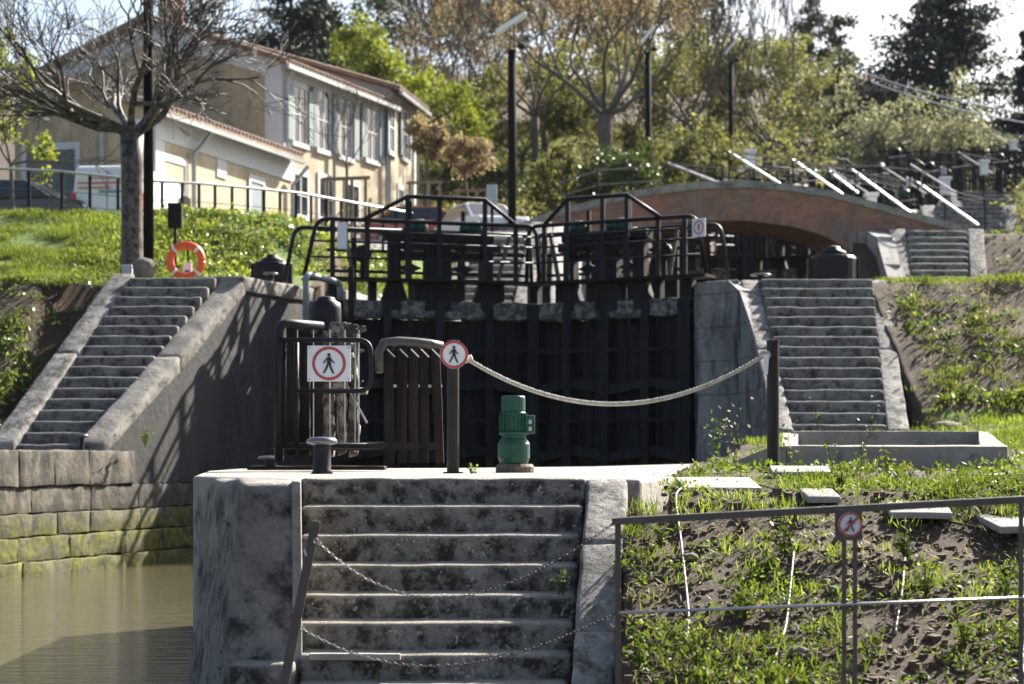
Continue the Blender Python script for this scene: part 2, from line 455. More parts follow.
# ------------------------------------------------------------------ terrain
def lerp_prof(prof, y):
    if y <= prof[0][0]: return prof[0][1]
    for (a, za), (b, zb) in zip(prof, prof[1:]):
        if y <= b: return za + (zb - za) * (y - a) / (b - a)
    return prof[-1][1]
LEFT = [(-50, .2), (30, .2), (34, 3.2), (36.5, 3.32), (38, 3.7), (43, 5.55), (44.5, 5.22), (50, 5.25), (58, 6.3), (78, 9.5), (100, 14), (140, 25), (200, 40), (400, 70)]
TERR = [(-50, .2), (29.6, .2), (34.6, 3.3), (50, 3.36), (52.5, 3.5), (57, 6.75), (72.5, 6.8), (77.5, 10.15), (93, 10.2), (97.5, 13.5), (118, 14), (200, 17), (400, 22)]
RIGHT = [(-50, -1.19), (9.9, -1.19), (12.9, -.10), (14.5, -.03), (20, -.02), (26, .12), (29.8, .42), (34.8, 3.3), (50, 3.4), (52.5, 3.6), (57, 6.75), (72.5, 6.8), (77.5, 10.15), (93, 10.2), (97.5, 13.5), (118, 14), (200, 17), (400, 22)]
def wallX(y): return -6.35 + .38 * (y - 30)          # face of the left canal wall
QUAY = [(-1.46, 12.62), (.5, 12.62), (.86, 12.7), (1.2, 14), (1.5, 18), (2.4, 24), (3.5, 28.6), (4.3, 29.3), (4.25, 31), (3.4, 31), (2.4, 27.8),
        (1.0, 23.6), (-.6, 21.3), (-2.95, 20.4), (-2.9, 18), (-2.45, 14.6), (-2.04, 12.35), (-1.9, 11.75), (-1.46, 11.55)]
def inpoly(x, y, poly):
    c = False; n = len(poly)
    for i in range(n):
        x1, y1 = poly[i]; x2, y2 = poly[i-1]
        if (y1 > y) != (y2 > y) and x < (x2-x1)*(y-y1)/(y2-y1)+x1: c = not c
    return c
def ss(a, b, t):
    t = min(1, max(0, (t-a)/(b-a))); return t*t*(3-2*t)
def H(x, y, nz=True):
    axis = .29 * max(0, y - 36)
    u = x - axis
    n = 0
    if nz:
        n = noise.noise(Vector((x*.9, y*.9, 0))) * .06 + noise.noise(Vector((x*3.1, y*3.1, 4))) * .035
    if y < 36.4:
        lx = wallX(y)
        if x < -1.28 and y < 12.0 and y > 10.7:
            return -3
        if y <= 10.7 and x < .62: return -1.22
        if y < 12.0 and x < -2.6: 
            return -3 if x > lx + .0 else .2
        if x <= lx - .25: 
            z = lerp_prof(LEFT, y) if x < lx - 1.2 else lerp_prof(LEFT, y)
            if 29.8 < y < 34.2 and x > -8.3: z -= .5
            return z + (n if x < lx - 2.2 else -.06)
        if y > 12 and all(inpoly(x+a, y+b, QUAY) for a in (-.32, .32) for b in (-.32, .32)): return -.25
        if y >= 12:
            # chamber basin or right ground
            if y < 29.3:
                bx = lerp_prof([(12, -1.5), (12.6, 1.0), (14, 1.2), (18, 1.5), (24, 2.4), (28.6, 3.5), (29.3, 4.2)], y)
            else: bx = lerp_prof([(29.3, 4.2), (34.8, 4.35), (36.4, 3.6)], y)
            if x < bx + (.15 if y > 29.3 else 0): return -3
        if y > 29.3 and x < 6.5: 
            z = lerp_prof(RIGHT, y) 
            return z - .5 if y < 34.9 else z - .05
        z = lerp_prof(RIGHT, y)
        if y < 12.7 and -1.5 < x < .62: return -1.19 - (.05 if y > 10.9 else 0)
        bulge = .055 * max(0, x - 4.2) * ss(14, 24, y) * (1 - ss(30, 34, y))
        k = ss(9.9, 11, y) 
        return z + bulge + n * (1.0 if y > 14 else (.25 + .9 * k)) * (1 - .6*ss(34, 35.5, y))
    if abs(u) < 3.9 and y < 130: return lerp_prof([(36.4, -3), (38.6, -3), (39, .6), (61.5, .6), (62, 4), (77, 4), (77.5, 7), (97, 7), (97.5, 10), (130, 12)], y)
    zt = lerp_prof(TERR, y)
    if u > 0:
        return zt - (.25 if u < 7.2 and y < 100 and (y % 1000) else 0) * (1 if (52 < y < 57.3) else 0) + n * ss(6, 8, u)
    zl = lerp_prof(LEFT, y)
    w = ss(4.2, 7.5, -u) if y > 38 else 1
    return zt * (1-w) + zl * w + n * w - (.4 if 50.5 < y < 56.8 and -u < 7.8 and -u > 3.9 else 0)

def gray(x, y):
    if abs(H(x+.3, y, False) - H(x-.3, y, False)) > .5 or abs(H(x, y+.3, False) - H(x, y-.3, False)) > .8: return 0
    if y > 60: return .12
    return gray0(x, y)
def gray0(x, y):   # grass amount
    if y < 12.7: return .12
    if x > .8 and y < 29.5: return .36 + .3 * ss(6, 9, x)
    u = x - .29 * max(0, y-36)
    if x > 3 and y < 34.8: return -.05 + (.6 if y < 30.3 else 0)
    if u > 0: return .75 if (y % 20.3) < 30 and not (51.5 < y < 57.3 or 72 < y < 78) else .3
    if y < 34.6: return .12
    if y < 37.5: return .75
    if y < 43.5: return .95 if x < -4 else .5
    return .75

def frange(a, b, s): return list(np.arange(a, b, s))
xs = frange(-260, -40, 12) + frange(-40, -13, 1.5) + frange(-13, -2.5, .3) + frange(-2.5, 7.5, .1) + frange(7.5, 14, .35) + frange(14, 44, 1.5) + frange(44, 260, 12)
ys = frange(-30, 7, 4) + frange(7, 9.6, .4) + frange(9.6, 16, .1) + frange(16, 28, .3) + frange(28, 38.5, .15) + frange(38.5, 62, .4) + frange(62, 130, 1.5) + frange(130, 420, 12)
nx, ny = len(xs), len(ys)
V = [(x, y, H(x, y)) for y in ys for x in xs]
Fc = [(j*nx+i, j*nx+i+1, (j+1)*nx+i+1, (j+1)*nx+i) for j in range(ny-1) for i in range(nx-1)]
me = bpy.data.meshes.new('ground'); me.from_pydata(V, [], Fc)
at = me.attributes.new('grass', 'FLOAT', 'POINT'); at.data.foreach_set('value', [gray(v[0], v[1]) for v in V])
me.materials.append(M['ground']); me.shade_smooth()
ground = struct(bpy.data.objects.new('ground', me)); C.objects.link(ground)

def G(px, py, ymin=8, ymax=130):
    """ground point seen at a pixel of the photograph"""
    y = ymin
    while y < ymax:
        p = P(px, py, y)
        if p.z <= H(p.x, p.y, True): return Vector((p.x, p.y, H(p.x, p.y)))
        y += .04 if y < 16 else .1
    return None

w = MB(); w.box(-60, 8, -30, 36.0, -1.66, -1.64); struct(w.build('canal_water', 'water'))
w = MB(); w.slabpoly([(-3.6, 37.9), (4.0, 37.9), (11.2, 62), (3.6, 62)], 2.3, 2.32); struct(w.build('upper_water', 'water'))
# lane in front of the houses (behind the upper railing)
rd = MB()
for a, b in zip(frange(44.6, 74, 1.5), frange(46, 75.5, 1.5)):
    for x0, x1 in [(-34, -28), (-28, -22), (-22, -16), (-16, -12), (-12, -9), (-9, -6), (-6, -3.5)]:
        rd.add([(x0, a, H(x0, a, False)+.13), (x1, a, H(x1, a, False)+.13), (x1, b, H(x1, b, False)+.13), (x0, b, H(x0, b, False)+.13)], [(0, 1, 2, 3)])
struct(rd.build('road', 'asphalt'))

hz_ = bpy.data.meshes.new('haze'); hv = [(-275, -40, -6), (275, -40, -6), (275, 430, -6), (-275, 430, -6), (-275, -40, 78), (275, -40, 78), (275, 430, 78), (-275, 430, 78)]
hz_.from_pydata(hv, [], [(0,3,2,1),(4,5,6,7),(0,1,5,4),(1,2,6,5),(2,3,7,6),(3,0,4,7)])
hm = bpy.data.materials.new('thin_haze'); hm.use_nodes = True; hn = hm.node_tree; hn.nodes.remove(hn.nodes['Principled BSDF'])
pv = hn.nodes.new('ShaderNodeVolumePrincipled'); pv.inputs['Color'].default_value = (.80, .89, 1, 1); pv.inputs['Density'].default_value = .00006; pv.inputs['Anisotropy'].default_value = .0
hn.links.new(pv.outputs[0], hn.nodes['Material Output'].inputs['Volume']); hz_.materials.append(hm)
haze = bpy.data.objects.new('haze', hz_); C.objects.link(haze); haze['kind'] = 'stuff'; haze['label'] = 'thin pale haze softening the far trees and terraces'; haze['category'] = 'haze'

# ------------------------------------------------------------------ stone works
def hexw(x0a, x1a, x0b, x1b, ya, yb, z0a, z1a, z0b, z1b):
    """a = near end, b = far end"""
    return [(x0a, ya, z0a), (x1a, ya, z0a), (x1b, yb, z0b), (x0b, yb, z0b), (x0a, ya, z1a), (x1a, ya, z1a), (x1b, yb, z1b), (x0b, yb, z1b)]

def lerp(a, b, t): return a + (b - a) * t

# the small quay
q = MB(); q.slabpoly(QUAY[:16][::1], -3, 0)
qo = q.build('quay', 'quay', None, bevel=.03); struct(qo)

# front pier (left cheek of the front stair)
t = thing('stone_pier', (-1.7, 11.9, -1.3), 'massive weathered stone pier left of the front steps, its foot in the water', 'pier')
pb = MB()
pb.rough([(-1.95, 11.35, -3), (-1.26, 11.2, -3), (-1.41, 12.62, -3), (-2.45, 13.4, -3), (-1.62, 11.42, .0), (-1.30, 11.38, .0), (-1.41, 12.62, -.004), (-2.12, 13.2, -.004)], seg=.09, bev=.06, amp=.022, freq=2.6, seed=3)
pb.build('pier_body', 'pier', t, smooth=True)
pr = MB(); pr.rough([(-1.30, 11.30, -1.6), (-1.245, 11.30, -1.6), (-1.37, 12.6, -1.6), (-1.42, 12.6, -1.6), (-1.315, 11.34, .006), (-1.26, 11.34, .006), (-1.40, 12.6, .006), (-1.45, 12.6, .006)], seg=.1, bev=.01, amp=.003, seed=8)
pr.build('edge_stone', 'quay', t, smooth=True)
pf = MB(); pf.rbox(-1.66, -1.28, 11.12, 11.4, -1.5, -1.06, seg=.1, bev=.03, amp=.01, seed=9); pf.build('foot_stone', 'pier', t, smooth=True)

# front stair
t = thing('front_staircase', (-.4, 11.8, -1.2), 'wide flight of worn stone steps in the foreground between pier and sloping parapet', 'staircase')
zs = [0, -.172, -.351, -.53, -.702, -.855, -1.025, -1.18]
for k in range(8):
    yf = 12.62 - .22 * k; xl = lerp(-1.40, -1.26, k / 7); xr = lerp(.49, .33, k / 7)
    z1 = zs[k] + (.008 if k == 0 else 0); z0 = z1 - .24
    s_ = MB()
    if k == 0: 
        s_.rough(hexw(xl, xr, xl, xr, yf - .02, yf + .5, z0, z1, z0, z1), seg=.05, bev=.022, amp=.007, seed=k+20, wear=.012)
    else:
        j = random.Random(k).uniform(-.5, .5); 
        s_.rough(hexw(xl, xr, xl, xr, yf, yf + .26, z0, z1, z0, z1 + .012), seg=.045, bev=.026, amp=.004, seed=k+20, wear=.009)
    s_.build('step', 'stair', t, smooth=True)
b = MB(); b.rbox(-1.2, -.66, 11.245, 11.30, -1.055, -1.015, seg=.1, bev=.006, amp=.004); b.build('plank_edge', 'cap_wood', t)
pp = MB()
segs = [(12.66, 12.0), (11.99, 11.35), (11.34, 10.9)]
for i, (yb, ya) in enumerate(segs):
    f = lambda y: (12.66 - y) / 1.76
    zt = lambda y: .0 - (12.5 - y) * .76 if y < 12.5 else .0
    pp.rough(hexw(lerp(.50, .335, f(ya)), lerp(.77, .58, f(ya)), lerp(.50, .335, f(yb)), lerp(.77, .58, f(yb)), ya, yb, -1.7, zt(ya), -1.7, zt(yb)), seg=.07, bev=.025, amp=.01, seed=i+40)
pp.build('parapet', 'parapet', t, smooth=True)

# left canal wall with its courses
t = thing('canal_wall', (wallX(26), 26, 0), 'mossy coursed stone canal wall rising out of the water at the left', 'wall')
rs = random.Random(5)
def wall_seg(ya, yb, z0, z1, out, mb, th=.7, seed=0, seg=.12, bev=.03, amp=.02, freq=3.0):
    xa, xb = wallX(ya) + out, wallX(yb) + out
    mb.rough(hexw(xa - th, xa, xb - th, xb, ya, yb, z0, z1, z0, z1), seg=seg, bev=bev, amp=amp, seed=seed, freq=freq)
body, cop = MB(), MB()
y = 10.0; i = 0
while y < 30.6:
    L = rs.uniform(.7, 1.3); yb = min(y + L, 30.7); wall_seg(y, yb - .012, -.33, .2, .03, cop, seed=i, bev=.016, amp=.024); y = yb; i += 1
for (z0, z1, out) in ((-.72, -.34, .0), (-1.06, -.74, .05), (-1.42, -1.08, .10), (-2.6, -1.44, .17)):
    y = 10.0 + rs.uniform(-.5, 0)
    while y < 36.2:
        L = rs.uniform(.8, 1.5); yb = min(y + L, 36.3); wall_seg(y, yb - .01, z0, z1, out, body, seed=i, bev=.010, amp=.026, freq=4, seg=.11); y = yb; i += 1
body.build('stone_course', 'canal_wall', t, smooth=True); cop.build('coping', 'canal_wall', t, smooth=True)

# left wing wall with sloping parapet above the courses
t = thing('wing_wall', (wallX(33), 33, 0), 'stained rendered wing wall, darkened in its colour for cast shade, with a sloping top beside the left stairs', 'wall')
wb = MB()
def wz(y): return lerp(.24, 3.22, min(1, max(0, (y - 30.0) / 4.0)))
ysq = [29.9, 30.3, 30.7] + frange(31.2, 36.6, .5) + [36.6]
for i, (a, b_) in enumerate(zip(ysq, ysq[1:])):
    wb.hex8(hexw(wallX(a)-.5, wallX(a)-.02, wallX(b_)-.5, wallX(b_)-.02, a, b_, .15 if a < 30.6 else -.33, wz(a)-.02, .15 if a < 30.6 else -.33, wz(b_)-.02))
wb.build('wall_face', 'wall_shade_stain', t)
cp = MB()
for i, (a, b_) in enumerate(((29.8, 32.0), (32.005, 34.1))):
    cp.rough(hexw(wallX(a)-.42, wallX(a)+.015, wallX(b_)-.42, wallX(b_)+.015, a, b_, wz(a)-.22 if a > 30.6 else .1, wz(a)+.07, wz(b_)-.22, wz(b_)+.07), seg=.12, bev=.05, amp=.022, seed=i+60)
cp.build('parapet', 'pier', t, smooth=True)
cq = MB()
cq.rough(hexw(wallX(34)-.9, wallX(34)+.03, wallX(36.7)-.9, wallX(36.7)+.03, 34.02, 36.7, 3.05, 3.33, 3.05, 3.33), seg=.2, bev=.03, amp=.012, seed=70)
cq.build('coping', 'pier', t, smooth=True)

def flight(name, label, n, y0, y1, z0, z1, xl, xr, mat, parL=None, parR=None, ph=.10, pd=.35, group=None, sc=1):
    """n risers from (y0,z0) up to (y1,z1); xl/xr = (near, far)"""
    t = thing(name, ((xl[0]+xr[0])/2, y0, z0), label, 'staircase', group)
    for k in range(n):
        a = (k) / n; yf = lerp(y0, y1, a); zt = lerp(z0, z1, (k+1)/n); zb = lerp(z0, z1, k/n) - .05
        d = (y1-y0)/n; f = a
        X0, X1 = lerp(xl[0], xl[1], f), lerp(xr[0], xr[1], f)
        m = MB(); m.rough(hexw(X0, X1, X0, X1, yf, yf + d*1.25 + (.5 if k == n-1 else 0), zb, zt, zb, zt + .004), seg=.16*sc, bev=.042*sc, amp=.012, seed=k + 3, wear=.02)
        m.build('step', mat, t, smooth=True)
    for par in (parL, parR):
        if not par: continue
        (a0, a1), (b0, b1) = par          # near x range, far x range
        m = MB(); K = 2
        for i in range(K):
            f0, f1 = i/K, (i+1)/K - .003
            m.rough(hexw(lerp(a0, b0, f0), lerp(a1, b1, f0), lerp(a0, b0, f1), lerp(a1, b1, f1), lerp(y0-.1, y1+.05, f0), lerp(y0-.1, y1+.05, f1),
                         lerp(z0, z1, f0)-pd-.3, lerp(z0, z1, f0)+ph+.08*(1-f0), lerp(z0, z1, f1)-pd-.3, lerp(z0, z1, f1)+ph+.08*(1-f1)), seg=.14, bev=.035, amp=.012, seed=i+90)
        m.build('parapet', 'parapet', t, smooth=True)
    return t
flight('stone_staircase', 'long flight of stone steps left of the lock climbing to the tree and lamp post', 17, 30.0, 34.0, .12, 3.28,
       (-7.85, -6.75), (wallX(30)-.36, wallX(34)-.36), 'stair_far', ((-8.25, -7.85), (-7.15, -6.75)), None, ph=.12)
flight('stone_staircase', 'flight of stone steps right of the lock gates with a pale parapet on both sides', 15, 29.9, 34.9, .42, 3.33,
       (4.40, 4.52), (5.90, 6.62), 'stair_far', ((4.12, 4.42), (4.2, 4.52)), ((5.88, 6.24), (6.60, 6.88)), ph=.03)

# right wing wall / pier of the lock
t = thing('wing_wall', (4.1, 33, 0), 'pale stone wing wall with a sloping top between the lock gates and the right stairs', 'wall')
m = MB()
rz_ = lambda y: lerp(.38, 3.33, min(1, (y-29.7)/5.1))
pts = [(4.30, 29.6), (4.26, 30.8), (4.22, 32), (4.18, 33.2), (4.12, 34.4), (3.98, 34.95), (3.5, 35.35)]
for (xa, ya), (xb, yb) in zip(pts, pts[1:]):
    ta, tb = (3.33, 3.33) if ya >= 34.7 else (rz_(ya), rz_(yb))
    m.hex8([(xa, ya, -3), (xa+.22, ya+.03, -3), (xb+.22, yb+.1, -3), (xb, yb, -3), (xa, ya, ta), (xa+.22, ya+.03, ta), (xb+.22, yb+.1, tb), (xb, yb, tb)])
m.build('curved_face', 'wall_pale', t, smooth=False)
m = MB(); m.rough([(3.48, 35.36, -3), (4.16, 34.86, -3), (4.5, 36.6, -3), (3.48, 36.6, -3), (3.42, 35.38, 3.34), (4.16, 34.84, 3.34), (4.5, 36.6, 3.34), (3.42, 36.6, 3.34)], seg=.2, bev=.03, amp=.015, seed=77)
m.build('pier_block', 'wall_pale', t, smooth=True)
m = MB(); m.rbox(3.9, 7.0, 35.0, 36.4, 3.1, 3.325, seg=.3, bev=.02, amp=.01); m.build('coping', 'parapet', t, smooth=True)

# chamber walls between the gates of lock one and two (mostly hidden)
for side, nm in ((-1, 'left'), (1, 'right')):
    m = MB()
    for a, b_ in zip(frange(37.6, 61.5, 3), frange(40.6, 64.5, 3)):
        b_ = min(b_, 62); ca, cb = .29*(a-36), .29*(b_-36)
        xa, xb = ca + side*3.75, cb + side*3.75
        m.rough(hexw(min(xa, xa+side*.6), max(xa, xa+side*.6), min(xb, xb+side*.6), max(xb, xb+side*.6), a, b_-.01, 0, 3.38, 0, 3.38), seg=.5, bev=.03, amp=.02)
    o = m.build('chamber_wall', 'wall_pale', None, smooth=True)
    tag(o, 'pale stone edge of the upper lock chamber on its ' + nm + ' side behind the gates', 'wall')

# upper flights
flight('stone_staircase', 'distant flight of stone steps seen through the railings of the left lock gate', 15, 50.5, 56.5, 3.36, 6.9,
       (-1.68, -.9), (-.08, .55), 'stair_far', ((-2.0, -1.68), (-1.3, -.9)), ((-.08, .28), (.55, 1.2)), ph=.15, sc=2)
flight('stone_staircase', 'second flight of stone steps up the right bank, beside the foot of the brick bridge', 15, 52.3, 57, 3.4, 6.8,
       (11.1, 11.8), (12.66, 13.68), 'stair_far', ((10.75, 11.1), (11.3, 11.8)), ((12.66, 13.15), (13.68, 14.15)), ph=.1, sc=2)
flight('stone_staircase', 'third flight of stone steps at the right edge, above the end of the brick bridge', 15, 72.5, 77.3, 6.8, 10.15,
       (16.6, 17.2), (19.0, 20.0), 'stair_far', ((16.0, 16.6), (16.6, 17.2)), ((19.0, 19.5), (20, 20.5)), ph=.1, sc=3)
flight('stone_staircase', 'topmost small flight of stone steps at the right edge of the picture', 14, 92.5, 97.3, 10.15, 13.5,
       (22.2, 23.0), (24.6, 26.0), 'stair_far', ((21.6, 22.2), (22.4, 23.0)), ((24.6, 25.1), (26, 26.5)), ph=.1, sc=3)
# abutment walls of the far locks
def wing_far(label, xs_, y0, y1, z0, z1, top):
    m = MB()
    m.rough([(xs_[0], y1+.5, z0), (xs_[1], y0, z0), (xs_[1]+.5, y0+.2, z0), (xs_[0]+.5, y1+1, z0), (xs_[0], y1+.5, top), (xs_[1], y0, lerp(z0, top, .12)), (xs_[1]+.5, y0+.2, lerp(z0, top, .12)), (xs_[0]+.5, y1+1, top)], seg=.3, bev=.05, amp=.03)
    o = m.build('abutment_wall', 'parapet', None, smooth=True); return tag(o, label, 'wall')
m = MB(); apl = [(10.75, 52.2, 3.7), (10.72, 53.4, 4.6), (10.72, 54.8, 5.6), (10.78, 56.2, 6.55), (10.6, 56.9, 6.8), (10.2, 57.5, 6.8)]
for (xa, ya, ta), (xb, yb, tb) in zip(apl, apl[1:]): m.hex8([(xa, ya, 3), (xa+.5, ya+.1, 3), (xb+.6, yb+.3, 3), (xb, yb, 3), (xa, ya, ta), (xa+.5, ya+.1, ta), (xb+.6, yb+.3, tb), (xb, yb, tb)])
tag(m.build('abutment_wall', 'wall_pale', None, smooth=False), 'grey curved abutment where the brick arch lands on the right bank', 'wall')
m = MB(); m.rough([(14.2, 73.6, 6.5), (16.0, 72.4, 6.5), (16.6, 77.5, 6.5), (14.2, 77.5, 6.5), (14.2, 73.6, 9.6), (16.0, 72.4, 7.3), (16.6, 77.5, 10.1), (14.2, 77.5, 10.1)], seg=.4, bev=.08, amp=.03)
tag(m.build('abutment_wall', 'wall_pale', None, smooth=True), 'sloping pale abutment left of the third flight of steps', 'wall')
m = MB(); m.rough([(1.05, 55.6, 3), (1.55, 50.9, 3), (2.2, 51, 3), (2.2, 57, 3), (1.2, 55.6, 6.9), (1.0, 50.9, 3.7), (1.6, 51, 3.7), (2.2, 57, 6.9)], seg=.3, bev=.08, amp=.03)
tag(m.build('abutment_wall', 'wall_pale', None, smooth=True), 'sloping pale abutment right of the steps seen through the gate railings', 'wall')

# ------------------------------------------------------------------ brick bridge
t = thing('brick_bridge', (P(745, 187, 58).x, 58, 4), 'low arched red brick footbridge spanning the upper lock', 'bridge')
YB0, YB1 = 57.7, 60.9
ext = [(505, 236), (530, 226), (565, 214), (600, 205.5), (630, 198), (660, 193), (700, 188.5), (745, 187), (790, 190.5), (830, 197), (860, 204.5), (890, 213), (920, 221), (955, 230), (990, 239)]
intr = [(560, 292), (562, 270), (572, 254), (592, 241), (620, 231), (650, 225.5), (695, 221), (745, 220.5), (790, 226), (820, 234), (842, 245), (856, 259), (862, 275), (863, 290)]
def xz(p, y=YB0): v = P(p[0], p[1], y); return (v.x, v.z)
top = [xz(p) for p in ext]; inn = [xz(p) for p in intr]
# resample both to quads
def resample(pl, n):
    d = [0]
    for a, b_ in zip(pl, pl[1:]): d.append(d[-1] + math.dist(a, b_))
    out = []
    for i in range(n):
        s_ = d[-1] * i / (n-1); k = 0
        while k < len(d)-2 and d[k+1] < s_: k += 1
        f = (s_ - d[k]) / (d[k+1] - d[k]); out.append((lerp(pl[k][0], pl[k+1][0], f), lerp(pl[k][1], pl[k+1][1], f)))
    return out
N_ = 48
inn_s = resample(inn, N_)
ring = []
for i, (x, z) in enumerate(inn_s):
    a = inn_s[max(0, i-1)]; b_ = inn_s[min(N_-1, i+1)]
    tx, tz = b_[0]-a[0], b_[1]-a[1]; l = math.hypot(tx, tz); ring.append((x - tz/l*.42, z + tx/l*.42))
def topz(x):
    for (a, za), (b_, zb) in zip(top, top[1:]):
        if a <= x <= b_: return lerp(za, zb, (x-a)/(b_-a))
    return top[0][1] if x < top[0][0] else top[-1][1]
m = MB()
mid = [(top[0][0], 3.0)] + [r for r in ring if True] + [(top[-1][0], 3.0)]
# spandrel: strips between ring line and top line
lo = [(top[0][0], min(topz(top[0][0])-.1, 3.0))] + ring + [(top[-1][0], 3.0)]
for (xa, za), (xb, zb) in zip(lo, lo[1:]):
    if xb - xa < 1e-4: continue
    ta, tb = topz(xa), topz(xb); za2, zb2 = min(za, ta-.02), min(zb, tb-.02)
    m.hex8([(xa, YB0, za2), (xb, YB0, zb2), (xb, YB1, zb2), (xa, YB1, za2), (xa, YB0, ta), (xb, YB0, tb), (xb, YB1, tb), (xa, YB1, ta)])
m.build('spandrel', 'brick', t)
m = MB(); uv = []
L = 0
for i in range(N_-1):
    (xa, za), (xb, zb) = inn_s[i], inn_s[i+1]; (xc, zc), (xd, zd) = ring[i+1], ring[i]
    d = math.dist(inn_s[i], inn_s[i+1])
    o = len(m.v)
    m.v += [(xa, YB0-.012, za), (xb, YB0-.012, zb), (xc, YB0-.012, zc), (xd, YB0-.012, zd), (xa, YB1, za), (xb, YB1, zb), (xc, YB0+.02, zc), (xd, YB0+.02, zd)]
    m.f += [(o, o+1, o+2, o+3), (o+1, o, o+4, o+5), (o+3, o+2, o+6, o+7)]
    uv += [(L, 0), (L+d, 0), (L+d, .42), (L, .42), (L+d, 0), (L, 0), (L, 3), (L+d, 3), (L, .42), (L+d, .42), (L+d, .45), (L, .45)]
    L += d
o = m.build('arch_ring', 'brick_ring', t)
ul = o.data.uv_layers.new(name='UVMap')
for k, c in enumerate(uv): ul.data[k].uv = c
m = MB()
for (xa, za), (xb, zb) in zip(top, top[1:]):
    pass
for y0, y1 in ((YB0-.06, YB0+.32), (YB1-.3, YB1+.06)):
    m = MB()
    for (xa, za), (xb, zb) in zip(top, top[1:]):
        m.hex8([(xa, y0, za-.02), (xb, y0, zb-.02), (xb, y1, zb-.02), (xa, y1, za-.02), (xa, y0, za+.2), (xb, y0, zb+.2), (xb, y1, zb+.2), (xa, y1, za+.2)])
    m.build('coping', 'quay', t)
m = MB()
for (xa, za), (xb, zb) in zip(top, top[1:]): m.hex8([(xa, YB0+.33, za-.02), (xb, YB0+.33, zb-.02), (xb, YB1-.31, zb-.02), (xa, YB1-.31, za-.02), (xa, YB0+.33, za+.05), (xb, YB0+.33, zb+.05), (xb, YB1-.31, zb+.05), (xa, YB1-.31, za+.05)])
m.build('deck', 'asphalt', t)
# bridge railings: thin posts, thin rails and polished diagonal stays
def bridge_rail(yr, label, tops):
    t = thing('bridge_railing', (P(tops[0][0], tops[0][1], yr).x, yr, 6.5), label, 'railing')
    rail = [P(a, b_, yr) for a, b_, *_ in tops]
    m = MB(); m.tube(rail, .018, 6); m.tube([p - Vector((0, 0, .14)) for p in rail], .012, 6); m.build('handrail', 'rail_grey', t)
    for a, b_, c, d in tops:
        p = P(a, b_, yr)
        m = MB(); m.bar(p, (p.x, yr, topz(p.x)+.05), .04, .05); m.build('post', 'metal', t)
        if c:
            m = MB(); m.tube([p, P(c, d, yr)], .035, 8); m.build('stay', 'white_bar', t)
    return t
bridge_rail(58.0, 'steel railing on the near side of the brick bridge with four bright diagonal stays',
            [(729, 152, 790, 190), (793, 160, 855, 203), (855, 172, 916, 217), (918, 183, 978, 225), (985, 199, 0, 0)])
bridge_rail(60.6, 'steel railing on the far side of the brick bridge, thin stays half hidden', [(668, 163, 730, 187), (722, 168, 0, 0), (830, 172, 858, 193), (900, 187, 0, 0)])

